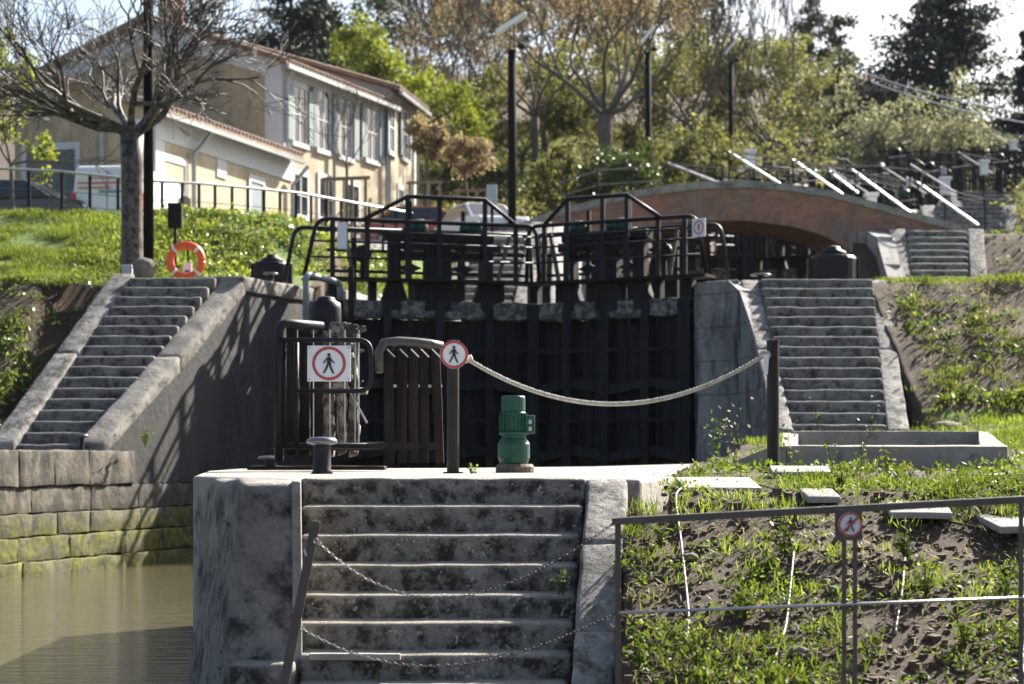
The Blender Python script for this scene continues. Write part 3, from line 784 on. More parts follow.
# ------------------------------------------------------------------ lock gates
def gate_leaf(name, label, heel, toe, dz=0, mirror=1, far=False, sign=None, cat='lock gate', group='lock gate leaves'):
    """leaf from heel to toe; local x along the leaf (0..L), local -y = downstream"""
    hx, hy = heel; tx, ty = toe; L = math.hypot(tx-hx, ty-hy); rz = math.atan2(ty-hy, tx-hx)
    fl = 1
    if mirror < 0: rz = math.atan2(hy-ty, hx-tx); fl = -1
    t = thing(name, (hx, hy, dz), label, cat, group, rz)
    X = lambda a: a * L * fl
    def bx(m, a, b_, y0, y1, z0, z1): 
        x0, x1 = sorted((X(a), X(b_))); return m.box(x0, x1, y0, y1, z0, z1)
    bev = 0 if far else .012
    m = MB(); nb = 14
    for i in range(nb): bx(m, i/nb+.001, (i+1)/nb-.002, -.02+.006*(i % 3), .09, -2.2, 2.74)
    m.build('planking', 'gate_wood', t, local=True, bevel=bev)
    for a, w_ in ((0.0, .26), (.25, .16), (.5, .18), (.74, .16), (1-.055, .24)):
        m = MB(); bx(m, a, a + w_/L, -.36, -.022, -2.2, 3.07); m.build('upright', 'gate_wood', t, local=True, bevel=bev)
    for z, mt in ((-1.2, 'gate_wood'), (.1, 'gate_wood'), (1.4, 'gate_wood'), (2.78, 'gate_beam')):
        m = MB(); m2 = [(X(0), z-.02), (X(1), z-.02), (X(1), z+.3), (X(0), z+.3)] if z > 2 else [(X(0), z-.15), (X(.25), z+.02), (X(.5), z-.12), (X(.75), z+.02), (X(1), z-.15), (X(1), z+.06), (X(.75), z+.2), (X(.5), z+.08), (X(.25), z+.2), (X(0), z+.06)]
        if fl < 0: m2 = m2[::-1]
        m.prism(m2, -.30 if z > 2 else -.31, .15 if z > 2 else -.08)
        if z > 2:
            m = MB(); xa_, xb_ = sorted((X(0), X(1))); m.rbox(xa_, xb_, -.31, .15, z-.03, z+.31, seg=.12, bev=.03, amp=.03, freq=4)
        m.build('top_beam' if z > 2 else 'cross_beam', mt, t, local=True, bevel=bev)
    for z in (-.55, .75, 2.1):
        m = MB(); bx(m, .0, 1, -.375, -.361, z, z+.07); m.build('iron_strap', 'strap', t, local=True)
    # uprights carrying the walkway and gear
    for a, w_ in ((.0, .2), (.19, .14), (.40, .22), (.60, .15), (.79, .2), (.965, .15)):
        m = MB(); bx(m, a, a+w_/L, -.26, -.06, 3.08, 3.44); m.build('bracket', 'gate_wood', t, local=True)
    m = MB(); bx(m, -.12, 1, -.62, -.08, 3.44, 3.49); m.build('walkway', 'old_wood', t, local=True)
    # paddle frames: tall posts with knee braces
    for (a, b_) in ((.28, .45), (.52, .72)):
        m = MB()
        for c in (a, b_):
            bx(m, c, c+.23/L, -.34, -.10, 2.9, 4.32)
            x = X(c + .115/L)
            m.prism([(x-.26, 3.08), (x+.26, 3.08), (x+.12, 3.5), (x-.12, 3.5)], -.335, -.12)
        bx(m, a-.02, b_+.25/L, -.38, -.06, 4.24, 4.42)
        bx(m, a, b_+.23/L, -.26, -.14, 3.9, 4.0)
        m.build('paddle_frame', 'gate_wood', t, local=True, bevel=bev)
        m = MB(); bx(m, (a+b_)/2+.01, (a+b_)/2+.01+.07/L, -.25, -.18, 2.6, 5.0 if a < .4 else 4.85); m.build('rack', 'metal', t, local=True)
        xm = X(b_ - .02)
        m = MB(); m.lathe((xm, -.22, 4.42), [(.02, 0), (.13, .0), (.16, .03), (.16, .12), (.14, .2), (.06, .25), (.02, .25)], 16)
        m.lathe((xm - .16, -.22, 4.51), [(.02, -.16), (.085, -.15), (.095, -.1), (.095, .1), (.085, .15), (.02, .16)], 14, 'X')
        g = m.build('gearbox', 'green_paint', t, local=True, smooth=True)
        m = MB(); bx(m, b_-.08, b_+.09, -.42, -.1, 4.05, 4.22); m.build('gear_housing', 'metal', t, local=True, bevel=bev)
        for zz in (3.72, 4.12):
            x = X((a+b_)/2+.015)
            m = MB(); m.prism([(x-.24, zz), (x, zz-.1), (x+.24, zz), (x, zz+.1)], -.27, -.20); m.build('guide', 'metal', t, local=True)
    # handrail
    zt = 4.57; zr = 5.05; r = .042; yy = -.58
    pl = rounded([(X(-.13), yy, 3.49), (X(-.07), yy, zt), (X(.97), yy, zt), (X(.985), yy, 3.49)], .22)
    m = MB(); m.tube(pl, r, 8)
    m.tube([(X(.14), yy, zt), (X(.35), yy, zr), (X(.72), yy, zr), (X(.88), yy, zt-.02)], r, 8)
    for z in (4.35, 4.15, 3.85): m.tube([(X(-.09 if z > 4 else -.1), yy, z), (X(.98), yy, z)], .02, 6)
    m.build('handrail', 'metal', t, local=True, smooth=True)
    for a in (.0, .16, .35, .5, .72, .87):
        top_ = zr if a in (.35, .5, .72) else zt
        m = MB(); m.bar((X(a), yy, 3.46), (X(a), yy, top_), .085, .05); m.build('rail_post', 'metal', t, local=True)
    m = MB(); m.tube(rounded([(X(-.2), -.1, 3.4), (X(-.15), -.1, 4.45), (X(.35), -.1, 4.45)], .2), r, 8)
    m.tube([(X(.35), -.08, 4.45), (X(.98), -.08, 4.45), (X(.985), -.08, 3.49)], r, 8); m.build('rear_handrail', 'metal', t, local=True, smooth=True)
    for a in (.12, .47, .63):
        m = MB(); bx(m, a, a+.09/L, .0, .09, 2.9, 4.3); m.build('rear_post', 'gate_wood', t, local=True)
    for z in (3.62, 4.02):
        m = MB(); bx(m, .0, .98, -.02, .0, z, z+.06); m.build('rear_rail', 'gate_wood', t, local=True)
    for a in (.15,):
        m = MB(); m.lathe((X(a), -.40, 3.95), [(.05, -.02), (.17, -.02), (.17, .02), (.05, .02)], 16, 'Y'); m.bar((X(a), -.36, 3.49), (X(a), -.36, 4.1), .08, .06); m.build('hand_wheel', 'metal', t, local=True)
    for a, lean in ((.82, .03), (.08, -.02)):
        m = MB(); m.bar((X(a-lean), -.5, 3.49), (X(a+lean), -.45, 4.4), .07, .05); m.build('windlass_bar', 'rust', t, local=True)
    return t, X, L

gl, X, Lg = gate_leaf('lock_gate', 'left leaf of the closed dark timber lock gates under a black walkway railing', (-3.55, 36.35), (.42, 37.55), group=None)

gl['category'] = 'lock gate'
m = MB(); m.box(X(.04)-.09, X(.04)+.09, -.68, -.66, 4.0, 4.5); m.build('notice_plate', 'sign_white', gl, local=True)
gr, X2, Lr = gate_leaf('lock_gate', 'right leaf of the closed dark timber lock gates, carrying a small white warning plate', (3.50, 35.9), (.52, 37.55), mirror=-1, group=None)

# pictogram helper ------------------------------------------------
def pictogram(parent, c, rad, slash=False, y=0.0, ring_only=False, ringw=.17):
    cx, cz = c
    m = MB(); n = 40; o = len(m.v)
    for k in range(n):
        a = 2*math.pi*k/n
        for rr, yy in ((rad, y-.0), (rad*(1-ringw), y-.0), (rad, y-.003), (rad*(1-ringw), y-.003)): m.v.append((cx+rr*math.cos(a), yy, cz+rr*math.sin(a)))
    for k in range(n):
        a, b_ = k*4, ((k+1) % n)*4
        m.f += [(a+2, a+3, b_+3, b_+2), (a, a+2, b_+2, b_), (a+1, b_+1, b_+3, a+3)]
    if slash:
        s_ = rad * .8 * .7071; w_ = rad*.07
        m.add([(cx-s_-w_, y-.009, cz-s_+w_), (cx-s_+w_, y-.009, cz-s_-w_), (cx+s_+w_, y-.009, cz+s_-w_), (cx+s_-w_, y-.009, cz+s_+w_)], [(0, 1, 2, 3)])
    m.build('red_ring', 'sign_red', parent, local=True)
    k = rad * .78
    m = MB(); yy = y-.006
    def poly(ps): m.add([(cx + x*k, yy, cz + z*k) for x, z in ps], [tuple(range(len(ps)))])
    poly([(.0+.13*math.cos(a), .66+.13*math.sin(a)) for a in [2*math.pi*i/14 for i in range(14)]])
    poly([(-.15, -.02), (.14, -.02), (.15, .46), (.05, .52), (-.08, .50), (-.17, .44)])
    poly([(-.14, -.0), (.03, -.0), (-.1, -.35), (-.34, -.76), (-.48, -.72), (-.27, -.33)])
    poly([(-.03, -.0), (.14, .02), (.22, -.32), (.42, -.74), (.28, -.80), (.07, -.38)])
    poly([(-.17, .44), (-.08, .47), (-.22, .2), (-.40, -.02), (-.47, .04), (-.31, .26)])
    poly([(.10, .5), (.16, .42), (.28, .2), (.46, .10), (.42, .02), (.22, .10), (.08, .33)])
    m.build('walking_figure', 'sign_black', parent, local=True)

# small plate on the right leaf
sp = bpy.data.objects.new('warning_plate', None)
m = MB(); m.box(X2(-.1)-.13, X2(-.1)+.13, -.72, -.70, 4.16, 4.5)
pl_ = m.build('warning_plate', 'sign_white', gr, local=True)
m = MB(); xx = X2(-.1)
for k in range(24):
    a, b_ = 2*math.pi*k/24, 2*math.pi*(k+1)/24
    m.add([(xx+.1*math.cos(a), -.725, 4.33+.13*math.sin(a)), (xx+.1*math.cos(b_), -.725, 4.33+.13*math.sin(b_)), (xx+.078*math.cos(b_), -.725, 4.33+.105*math.sin(b_)), (xx+.078*math.cos(a), -.725, 4.33+.105*math.sin(a))], [(0, 1, 2, 3)])
m.box(xx-.02, xx+.02, -.727, -.722, 4.27, 4.40); m.build('warning_ring', 'sign_red', pl_, local=True)

# far gates, each leaf a copy of these two
def far_pair(cx, cy, dz, w, labs, sc=1.0):
    for src, s_, lab in ((gl, -1, labs[0]), (gr, 1, labs[1])):
        d = dup(src, (cx + s_*w, cy, dz), src.rotation_euler.z, lab); d.scale = (sc, 1, 1)
far_pair(7.4, 62.6, 3.2, 3.9, ('left leaf of the shadowed lock gates under the brick bridge', 'right leaf of the shadowed lock gates under the brick bridge'), .98)
far_pair(12.2, 77.5, 6.75, 3.9, ('left leaf of the third pair of lock gates, small and dark beyond the bridge railing', 'right leaf of the third pair of lock gates, small and dark beyond the bridge railing'))
far_pair(18.0, 97.0, 10.1, 3.9, ('left leaf of the farthest pair of lock gates high at the right', 'right leaf of the farthest pair of lock gates high at the right'))

# drum housings of the gate capstans
def drum(label, x, y, z, s_=1.0):
    t = thing('capstan_housing', (x, y, z), label, 'capstan', 'black capstan housings beside the gates')
    m = MB(); m.lathe((x, y, z), [(.02, 0), (.36*s_, 0), (.36*s_, .48*s_), (.33*s_, .53*s_), (.1, .54*s_)], 24); m.build('drum', 'metal', t, smooth=False, bevel=.01)
    m = MB(); m.lathe((x, y, z), [(.05, .54*s_), (.22*s_, .545*s_), (.2*s_, .60*s_), (.12*s_, .63*s_), (.11*s_, .67*s_), (.05*s_, .69*s_), (.01, .7*s_)], 20); m.build('lid', 'metal', t, smooth=True)
    for sx in (-1, 1):
        m = MB(); m.box(x+sx*.35*s_-.05*s_, x+sx*.35*s_+.05*s_, y-.1, y+.1, z, z+.5*s_); m.build('side_plate', 'metal', t, bevel=.01)
    return t
p = P(272, 278, 36.9); drum('black capstan housing left of the lock gates beside the lifebuoy', p.x, p.y, 3.33)
drum('big black capstan housing at the top of the right stairs, below the bridge end', PX(833, 37), 37, 3.33, 1.25)

def bollard(label, x, y, z, h=.3, r=.05, cap=.085, grp='mushroom bollards', mat='metal'):
    t = thing('bollard', (x, y, z), label, 'bollard', grp)
    m = MB(); m.lathe((x, y, z), [(.01, 0), (r*1.25, 0), (r, .03), (r*.95, h*.75), (r*1.0, h*.85)], 20); m.build('post', mat, t, smooth=True)
    m = MB(); m.lathe((x, y, z), [(r*.8, h*.78), (cap, h*.84), (cap*1.03, h*.92), (cap*.8, h), (.01, h*1.02)], 20); m.build('cap', 'rail_grey' if cap > .07 else mat, t, smooth=True)
    return t
bollard('dark mushroom bollard on the quay in front of the signboard', P(322, 474, 15.6).x, 15.6, 0, .30, .075, .125)
bollard('low grey capped bollard at the water end of the quay', P(271, 470, 19).x, 19, -.02, .16, .06, .13)
bollard('tiny bollard at the foot of the left stairs', P(82, 448, 29.7).x, 29.7, .2, .26, .035, .10)
bollard('low bollard on the wall top between the left stairs and the lock gate', P(276, 280, 36).x - .05, 35.6, 3.32, .22, .06, .14)
p = P(783, 281, 35.5); bollard('low dark bollard behind the top of the right stairs', p.x - .4, 35.6, 3.32, .2, .08, .2)

# ------------------------------------------------------------------ near gate head with guard rail
YN = 17.6
def xz2(px, py, y=YN): v = P(px, py, y); return v
t = thing('timber_gate_head', (P(330, 470, YN).x, YN+.4, 0), 'ragged weathered timber head of an opened lock gate behind the square warning sign', 'lock gate')
rs = random.Random(11)
for i, (a, b_, topy) in enumerate([(286, 297, 326), (299, 309, 330), (311, 321, 333), (323, 333, 331), (337, 346, 328), (349, 358, 326)]):
    y0 = YN + .35 + .08 * (i % 2) + .04*i
    x0, x1 = PX(a, y0), PX(b_, y0); z0, z1 = PZ(455, y0), PZ(topy, y0)
    m = MB(); m.rough(hexw(x0, x1, x0, x1, y0, y0+.12, z0, z1, z0, z1), seg=.05, bev=.01, amp=.014 if i < 3 else .03, freq=9, seed=i); m.build('plank', 'ragged_wood' if i > 2 else 'old_wood', t, smooth=True)
m = MB()
for k in range(26):
    a = rs.uniform(330, 362); b_ = rs.uniform(325, 392); p = P(a, b_, YN + .5); s_ = rs.uniform(.02, .05)
    m.rough(hexw(p.x-s_, p.x+s_, p.x-s_, p.x+s_, p.y, p.y+s_*2, p.z-s_*.7, p.z+s_*.7, p.z-s_*.5, p.z+s_), seg=.03, bev=.008, amp=.02, freq=20, seed=k)
for k in range(16):
    a = rs.uniform(296, 362); p = P(a, 328+rs.uniform(-3, 5), YN + .55); s_ = rs.uniform(.03, .06)
    m.rough(hexw(p.x-s_*1.5, p.x+s_*1.5, p.x-s_, p.x+s_, p.y, p.y+s_*2, p.z-s_*.5, p.z+s_*.5, p.z-s_*.5, p.z+s_*.5), seg=.03, bev=.008, amp=.02, freq=20, seed=k)
m.build('splintered_edge', 'ragged_wood', t, smooth=True)
m = MB(); m.rough(hexw(PX(272, YN+.2), PX(386, YN+.2), PX(272, YN+.4), PX(440, YN+.4), YN+.1, YN+.34, PZ(450, YN), PZ(442, YN), PZ(450, YN), PZ(442, YN)), seg=.1, bev=.01, amp=.006); m.build('sill_beam', 'old_wood', t, smooth=True)
m = MB(); m.rbox(PX(248, 19), PX(385, 19), 18.9, 19.3, -.16, .04, seg=.15, bev=.015, amp=.01); m.build('ground_beam', 'old_wood', t, smooth=True)
m = MB()
p = P(326, 330, YN+.7)
m.lathe((p.x, p.y, p.z-.05), [(.01, 0), (.12, 0), (.135, .04), (.148, .10), (.148, .25), (.14, .31), (.09, .335), (.085, .36), (.04, .375), (.01, .375)], 24); m.build('capstan_cover', 'metal', t, smooth=True)
m = MB()
for a in (305, 338, 355):
    m.tube([P(a, 330, YN+.62), P(a, 452, YN+.62)], .010, 6)
m.tube([P(342, 376, YN+.6), P(357, 405, YN+.6), P(367, 423, YN+.6)], .012, 6)
m.build('rod', 'metal_grey', t)

t = thing('guard_railing', (P(279, 470, YN).x, YN, 0), 'black tubular guard railing around the timber gate head, holding the square warning sign', 'railing')
r1 = rounded([P(279, 462, YN), P(279, 322, YN), P(322, 326, YN+.3)], .12)
m = MB(); m.tube(r1, .042, 10); m.build('end_post', 'metal', t, smooth=True)
m = MB(); m.tube(rounded([P(281, 340, YN-.05), P(371, 340, YN-.05), P(371, 391, YN-.05), P(297, 391, YN-.05)], .12), .022, 10); m.build('guard_frame', 'metal', t, smooth=True)
for a in (284.5, 296.5):
    m = MB(); m.tube([P(a, 340, YN), P(a, 446, YN)], .022, 8); m.build('baluster', 'metal', t, smooth=True)
m = MB()
for a in (297.5, 313.5, 330, 345, 359):
    m.tube([P(a, 330, YN+.1), P(a, 444, YN+.1)], .0055, 6)
m.build('thin_rod', 'white_bar', t)
m = MB(); m.tube([P(272, 446, YN+.02), P(386, 446, YN+.02)], .028, 8); m.build('bottom_rail', 'metal', t, smooth=True)

c = P(329, 363.5, YN-.12)
t = thing('warning_sign', c, 'square white signboard with a red ring and a walking figure on the guard railing', 'sign')
m = MB(); m.box(-.2, .2, .002, .014, -.165, .165); m.build('board', 'sign_white', t, local=True, bevel=.003)
pictogram(t, (0, 0), .155, y=0)
m = MB()
for a in (-.18, .18):
    for b_ in (-.145, .145): m.lathe((a, 0, b_), [(.001, .003), (.006, .003), (.006, -.004), (.001, -.005)], 8, 'Y')
m.build('rivet', 'metal', t, local=True)

# curved capped slatted panel
t = thing('slatted_gate_guard', (P(410, 465, YN).x, YN+.1, 0), 'dark slatted timber guard with a curved pale cap rail between sign and post', 'railing')
m = MB(); pts = [P(a, b_, YN + .06*i) for i, (a, b_) in enumerate([(379.5, 372), (379, 352), (384, 343), (398, 341.5), (415, 342.5), (430, 344), (442, 346)])]
for a, b_ in zip(pts, pts[1:]): pass
m.tube(pts, [.038, .042, .046, .048, .048, .046, .04], 10); m.build('cap_rail', 'iron_cap', t, smooth=True)
for i, (a, b_, c_, d) in enumerate([(384, 393, 386, 396), (396, 407, 399, 408), (408, 418, 410, 420), (420, 428, 421, 430), (430, 440, 437, 446)]):
    y0 = YN + .12 + .05*i
    m = MB(); m.rough([(PX(c_-2, y0), y0, PZ(463, y0)), (PX(d-2, y0), y0, PZ(463, y0)), (PX(d-2, y0), y0+.07, PZ(463, y0)), (PX(c_-2, y0), y0+.07, PZ(463, y0)),
                       (PX(a, y0), y0, PZ(346, y0)), (PX(b_, y0), y0, PZ(346, y0)), (PX(b_, y0), y0+.07, PZ(346, y0)), (PX(a, y0), y0+.07, PZ(346, y0))], seg=.12, bev=.008, amp=.004, seed=i)
    m.build('slat', 'old_wood', t, smooth=True)
m = MB(); m.tube([P(384, 386, YN+.28), P(442, 386, YN+.4)], .012, 6)
for i, a in enumerate((387, 400, 411, 421, 432)): m.tube([P(a, 349, YN+.08), P(a+8, 357, YN+.1)], .007, 6)
m.build('tie_rod', 'white_bar', t)

# posts with rope
def rope_post(px, label, y=16.1):
    x = PX(px, y); t = thing('rope_post', (x, y, 0), label, 'post', 'posts carrying the rope')
    m = MB(); m.lathe((x, y, -.05), [(.01, 0), (.052, 0), (.052, 1.16), (.045, 1.165)], 24); m.build('tube', 'post_black', t, smooth=False, bevel=.004)
    m = MB(); m.lathe((x, y, 1.11), [(.01, 0), (.056, 0), (.056, .016), (.01, .02)], 24); m.build('cap', 'post_black', t)
    m = MB(); m.lathe((x, y, 0), [(.01, 0), (.085, 0), (.085, .012), (.01, .014)], 20); m.build('foot_plate', 'metal', t)
    return t
rope_post(453, 'dark brown round rope post left of the green motor, behind the round sign')
rope_post(773, 'black round rope post at the right, in front of the right stairs')
c = P(454, 354.5, 15.98)
t = thing('round_warning_sign', c, 'round white sign with red ring at the left end of the rope', 'sign')
m = MB(); m.lathe((0, .004, 0), [(.001, .008), (.118, .008), (.118, 0), (.001, 0)], 40, 'Y'); m.build('disc', 'sign_white', t, local=True)
pictogram(t, (0, 0), .117, y=0, ringw=.18)
def cat(p, q, low, n=40):
    out = []
    for i in range(n + 1):
        s_ = i / n; out.append(p.lerp(q, s_) - Vector((0, 0, low * 4 * s_ * (1 - s_))))
    return out
p, q_ = P(467, 359, 16.05), P(765, 355, 16.05)
rp = cat(p, q_, .40, 60)
# the lowest point lies left of the middle
t = thing('rope_barrier', p, 'sagging pale rope slung between the two dark posts', 'rope', None)
m = MB(); m.tube(rp, .017, 8); m.tube([a + Vector((0, math.sin(i*1.9)*.006, .012+math.cos(i*1.9)*.006)) for i, a in enumerate(cat(p, q_, .40, 300))], .009, 5); m.build('strand', 'rope', t, smooth=True)
for c_, s_ in ((p, 1), (q_, -1)):
    m = MB(); m.lathe(c_ + Vector((.0, 0, -.0)), [(.01, -.05), (.03, -.04), (.038, -.01), (.03, .02), (.04, .035), (.01, .05)], 12, 'X'); m.build('knot', 'rope', t, smooth=True)
m = MB(); m.add([q_ + Vector((-.02, -.04, 0)), q_ + Vector((.03, -.04, .01)), q_ + Vector((.02, -.03, -.16)), q_ + Vector((-.01, -.05, -.2))], [(0, 1, 2, 3)]); m.build('tape_end', 'buoy_white', t)

# green motor
YM = 16.6; xm = PX(515, YM)
t = thing('green_gate_motor', (xm, YM, 0), 'green painted electric motor standing upright on the quay under the rope', 'motor')
m = MB(); m.lathe((xm, YM, 0), [(.01, 0), (.17, 0), (.17, .05), (.15, .075), (.01, .075)], 20); m.build('base', 'rust', t, smooth=False, bevel=.006)
m = MB(); m.lathe((xm-.01, YM, 0), [(.01, .075), (.12, .075), (.13, .11), (.14, .13), (.14, .25), (.12, .285), (.105, .30), (.105, .33), (.13, .33), (.13, .355), (.1, .36)], 22); m.build('gear_case', 'green_paint', t, smooth=False, bevel=.004)
m = MB(); m.lathe((xm-.015, YM, 0), [(.05, .355), (.108, .36), (.112, .38), (.112, .52), (.105, .53)], 22)
for k in range(22):
    a = 2*math.pi*k/22; u = Vector((math.cos(a), math.sin(a), 0))
    m.bar(Vector((xm-.015, YM, .365)) + u*.118, Vector((xm-.015, YM, .52)) + u*.118, .006, .016, up=u)
m.build('finned_body', 'green_paint', t)
m = MB(); m.lathe((xm-.015, YM, 0), [(.05, .53), (.105, .532), (.105, .655), (.098, .67), (.01, .672)], 26); m.build('fan_cowl', 'green_paint', t, smooth=False, bevel=.004)
m = MB(); m.box(xm+.09, xm+.175, YM-.06, YM+.06, .34, .50); m.build('terminal_box', 'green_paint', t, bevel=.008)
m = MB(); m.box(xm+.12, xm+.145, YM-.063, YM-.06, .365, .40); m.box(xm+.12, xm+.145, YM-.063, YM-.06, .425, .46); m.build('label_plate', 'metal_grey', t)

# ------------------------------------------------------------------ foreground railing on the right
YR = 9.5
t = thing('front_railing', (PX(618, YR), YR, -1.19), 'thin brown steel railing crossing the right foreground with a flat top rail', 'railing')
a, b_ = P(612, 521.5, YR), P(1080, 496.5, YR)
m = MB(); m.bar(a, b_, .05, .036); m.build('top_rail', 'metal_brown', t, bevel=.002)
a, b_ = P(618, 613, YR), P(1080, 595.5, YR)
m = MB(); m.tube([a, b_], .008, 8); m.build('middle_rod', 'metal_grey', t, smooth=True)
for x in (618, 844, 855, 1021, 1068):
    zt = PZ(521.5 - (x-612)*25/468, YR)
    m = MB(); m.bar((PX(x, YR), YR, -1.4), (PX(x, YR), YR, zt-.017), .022 if x != 618 else .03, .012); m.build('post', 'metal_brown', t, bevel=.001)
c = P(850.5, 524.5, YR-.06)
t = thing('round_warning_sign', c, 'tiny round sign with a red slash over a walking figure on the foreground railing', 'sign')
m = MB(); m.lathe((0, .004, 0), [(.001, .006), (.061, .006), (.061, 0), (.001, 0)], 36, 'Y'); m.build('disc', 'sign_white', t, local=True)
m = MB(); m.box(-.075, .06, .0105, .016, -.08, .075); m.build('back_plate', 'metal_brown', t, local=True)
pictogram(t, (0, 0), .060, y=0, slash=True, ringw=.15)

t = thing('leaning_post', P(283, 690, YR), 'flat brown steel post leaning in front of the steps, holding two chains', 'post')
m = MB(); m.bar(P(281, 700, YR), P(316, 521, YR), .048, .012, up=(0, 1, 0)); m.build('flat_bar', 'metal_brown', t, bevel=.002)
m = MB(); m.tube([P(316, 541, YR-.02)+Vector((math.cos(k)*.012, 0, math.sin(k)*.012)) for k in np.linspace(0, 6.28, 12)], .003, 6)
m.tube([P(304, 549, YR-.02), P(306, 556, YR-.02)], .006, 6)
m.build('chain_hook', 'metal_grey', t)

def chain(p, q, low, label, skew=0):
    n = 200; L = 0
    pts = []
    for i in range(n + 1):
        s_ = i / n; pts.append(p.lerp(q, s_) - Vector((0, 0, low * 4 * s_ * (1 - s_) * (1 + skew * (1 - 2*s_)))))
    m = MB(); acc = 0; k = 0; step = .022
    for a, b_ in zip(pts, pts[1:]):
        acc += (b_-a).length
        if acc >= step:
            acc -= step; d = (b_-a).normalized(); side = Vector((0, 1, 0)) if k % 2 else d.cross(Vector((0, 1, 0))).normalized()
            m.tube([a + d*math.cos(x)*.015 + side*math.sin(x)*.006 for x in np.linspace(0, 2*math.pi, 10, endpoint=False)], .0023, 5, close=True); k += 1
    o = m.build('chain', 'chain_metal', None, smooth=True); return tag(o, label, 'chain', 'chains across the front steps')
chain(P(317, 541, YR-.02), P(617, 521, YR), .32, 'upper thin steel chain hanging across the front steps', .25)
chain(P(299, 627, YR-.02), P(617, 612, YR), .225, 'lower thin steel chain hanging across the front steps', .2)

# ------------------------------------------------------------------ trough on the right
t = thing('stone_trough', (P(900, 475, 20).x, 20, 0), 'long low concrete trough with a sloping left end below the right stairs', 'trough')
m = MB(); m.rough(hexw(PX(786, 20), PX(1008, 20), PX(786, 20), PX(1008, 20.2), 20, 20.22, -.1, PZ(446, 20), -.1, PZ(446, 20)+.01), seg=.15, bev=.015, amp=.007); m.build('front_wall', 'concrete', t, smooth=True)
m = MB(); m.rough(hexw(PX(790, 22.3), PX(985, 22.3), PX(790, 22.5), PX(985, 22.5), 22.2, 22.4, -.1, PZ(431, 22.2), -.1, PZ(431, 22.2)), seg=.15, bev=.015, amp=.007); m.build('back_wall', 'concrete', t, smooth=True)
m = MB(); m.rough([(PX(972, 20), 20.23, -.1), (PX(1008, 20), 20.0, -.1), (PX(986, 22.4), 22.39, -.1), (PX(972, 22.4), 22.19, -.1), (PX(985, 20), 20.23, PZ(446, 20)), (PX(1007, 20), 20.0, PZ(446.5, 20)), (PX(987, 22.4), 22.41, PZ(431, 22.3)), (PX(974, 22.4), 22.19, PZ(431, 22.3))], seg=.15, bev=.015, amp=.007); m.build('end_wall', 'concrete', t, smooth=True)
m = MB(); m.rough(hexw(PX(784, 20), PX(800, 20), PX(782, 22.3), PX(798, 22.3), 20.2, 22.3, -.1, PZ(447, 20), -.1, PZ(433, 22.3)), seg=.15, bev=.015, amp=.006); m.build('left_wall', 'concrete', t, smooth=True)
m = MB(); pts = [(720, 466), (735, 461), (750, 455), (765, 449), (786, 446)]
for (a, b_), (c_, d) in zip(pts, pts[1:]): m.hex8([(PX(a, 19.9), 19.9, -.1), (PX(c_, 19.9), 19.9, -.1), (PX(c_, 20.1), 20.1, -.1), (PX(a, 20.1), 20.1, -.1), (PX(a, 19.9), 19.9, PZ(b_, 19.9)), (PX(c_, 19.9), 19.9, PZ(d, 19.9)), (PX(c_, 20.1), 20.1, PZ(d, 19.9)), (PX(a, 20.1), 20.1, PZ(b_, 19.9))])
m.build('sloping_kerb', 'concrete', t)

# ------------------------------------------------------------------ slope details: slabs, hoses, stones
rs = random.Random(4)
def slab(px, py, wpx, dpt, label, rot=0):
    g = G(px, py) or P(px, py, 13); w_ = wpx * g.y / F / 2
    m = MB(); m.rough([(-w_, -dpt, -.03), (w_, -dpt, -.03), (w_, dpt, .0), (-w_, dpt, .0), (-w_, -dpt, .015), (w_, -dpt, .015), (w_, dpt, .05), (-w_, dpt, .05)], seg=.12, bev=.01, amp=.006, seed=px)
    o = m.build('paving_slab', 'slab', None, smooth=True); o.location = g + Vector((0, 0, .02)); o.rotation_euler = (R(4), 0, R(rot)); return tag(o, label, 'slab')
slab(718, 490, 76, .22, 'pale flat slab lying on the soil right of the front steps', 4)
slab(918, 516, 60, .25, 'pale flat slab half sunk in weeds right of the small round sign', -8)
slab(1008, 528, 46, .28, 'pale flat slab at the right edge of the slope', 5)
slab(820, 501, 34, .12, 'small pale slab peeping out of the weeds above the foreground railing', 5)
slab(800, 476, 60, .1, 'narrow pale slab in front of the concrete trough', 0)
def hose(pxs, mat, label, r=.008):
    pts = []
    for a, b_ in pxs:
        g = G(a, b_)
        if g is not None: pts.append(g + Vector((0, 0, .025)))
    sm = []
    for i in range(len(pts)-1):
        for k in range(4): sm.append(pts[i].lerp(pts[i+1], k/4))
    sm.append(pts[-1])
    for _ in range(2): sm = [sm[0]] + [(sm[i-1]+sm[i]*2+sm[i+1])/4 for i in range(1, len(sm)-1)] + [sm[-1]]
    m = MB(); m.tube(sm, r, 7); o = m.build('hose', mat, None, smooth=True); return tag(o, label, 'hose', 'irrigation hoses on the slope')
hose([(735, 494), (705, 490), (682, 492), (675, 500), (677, 520), (681, 545), (684, 575), (687, 600), (689, 625), (687, 648)], 'pipe_sunlit', 'black hose, coloured grey as if sunlit, looping down the slope right of the steps')
hose([(794, 548), (792, 575), (789, 605), (786, 632), (778, 655), (772, 672)], 'pipe_sunlit', 'black hose, coloured pale as if sunlit, running down the middle of the slope')
hose([(905, 560), (903, 590), (899, 615), (895, 640)], 'pipe_sunlit', 'short black hose, coloured pale as if sunlit, among the weeds right of the round sign post')
hose([(690, 478), (730, 482), (765, 490), (790, 498)], 'pipe', 'black hose lying along the top of the slope beside the slab')
hose([(880, 510), (920, 521), (960, 530), (1000, 537), (1030, 540)], 'pipe', 'black hose crossing under the slabs at the right')
hose([(950, 478), (975, 479), (1005, 478), (1012, 474)], 'pipe', 'black hose end beside the concrete trough')
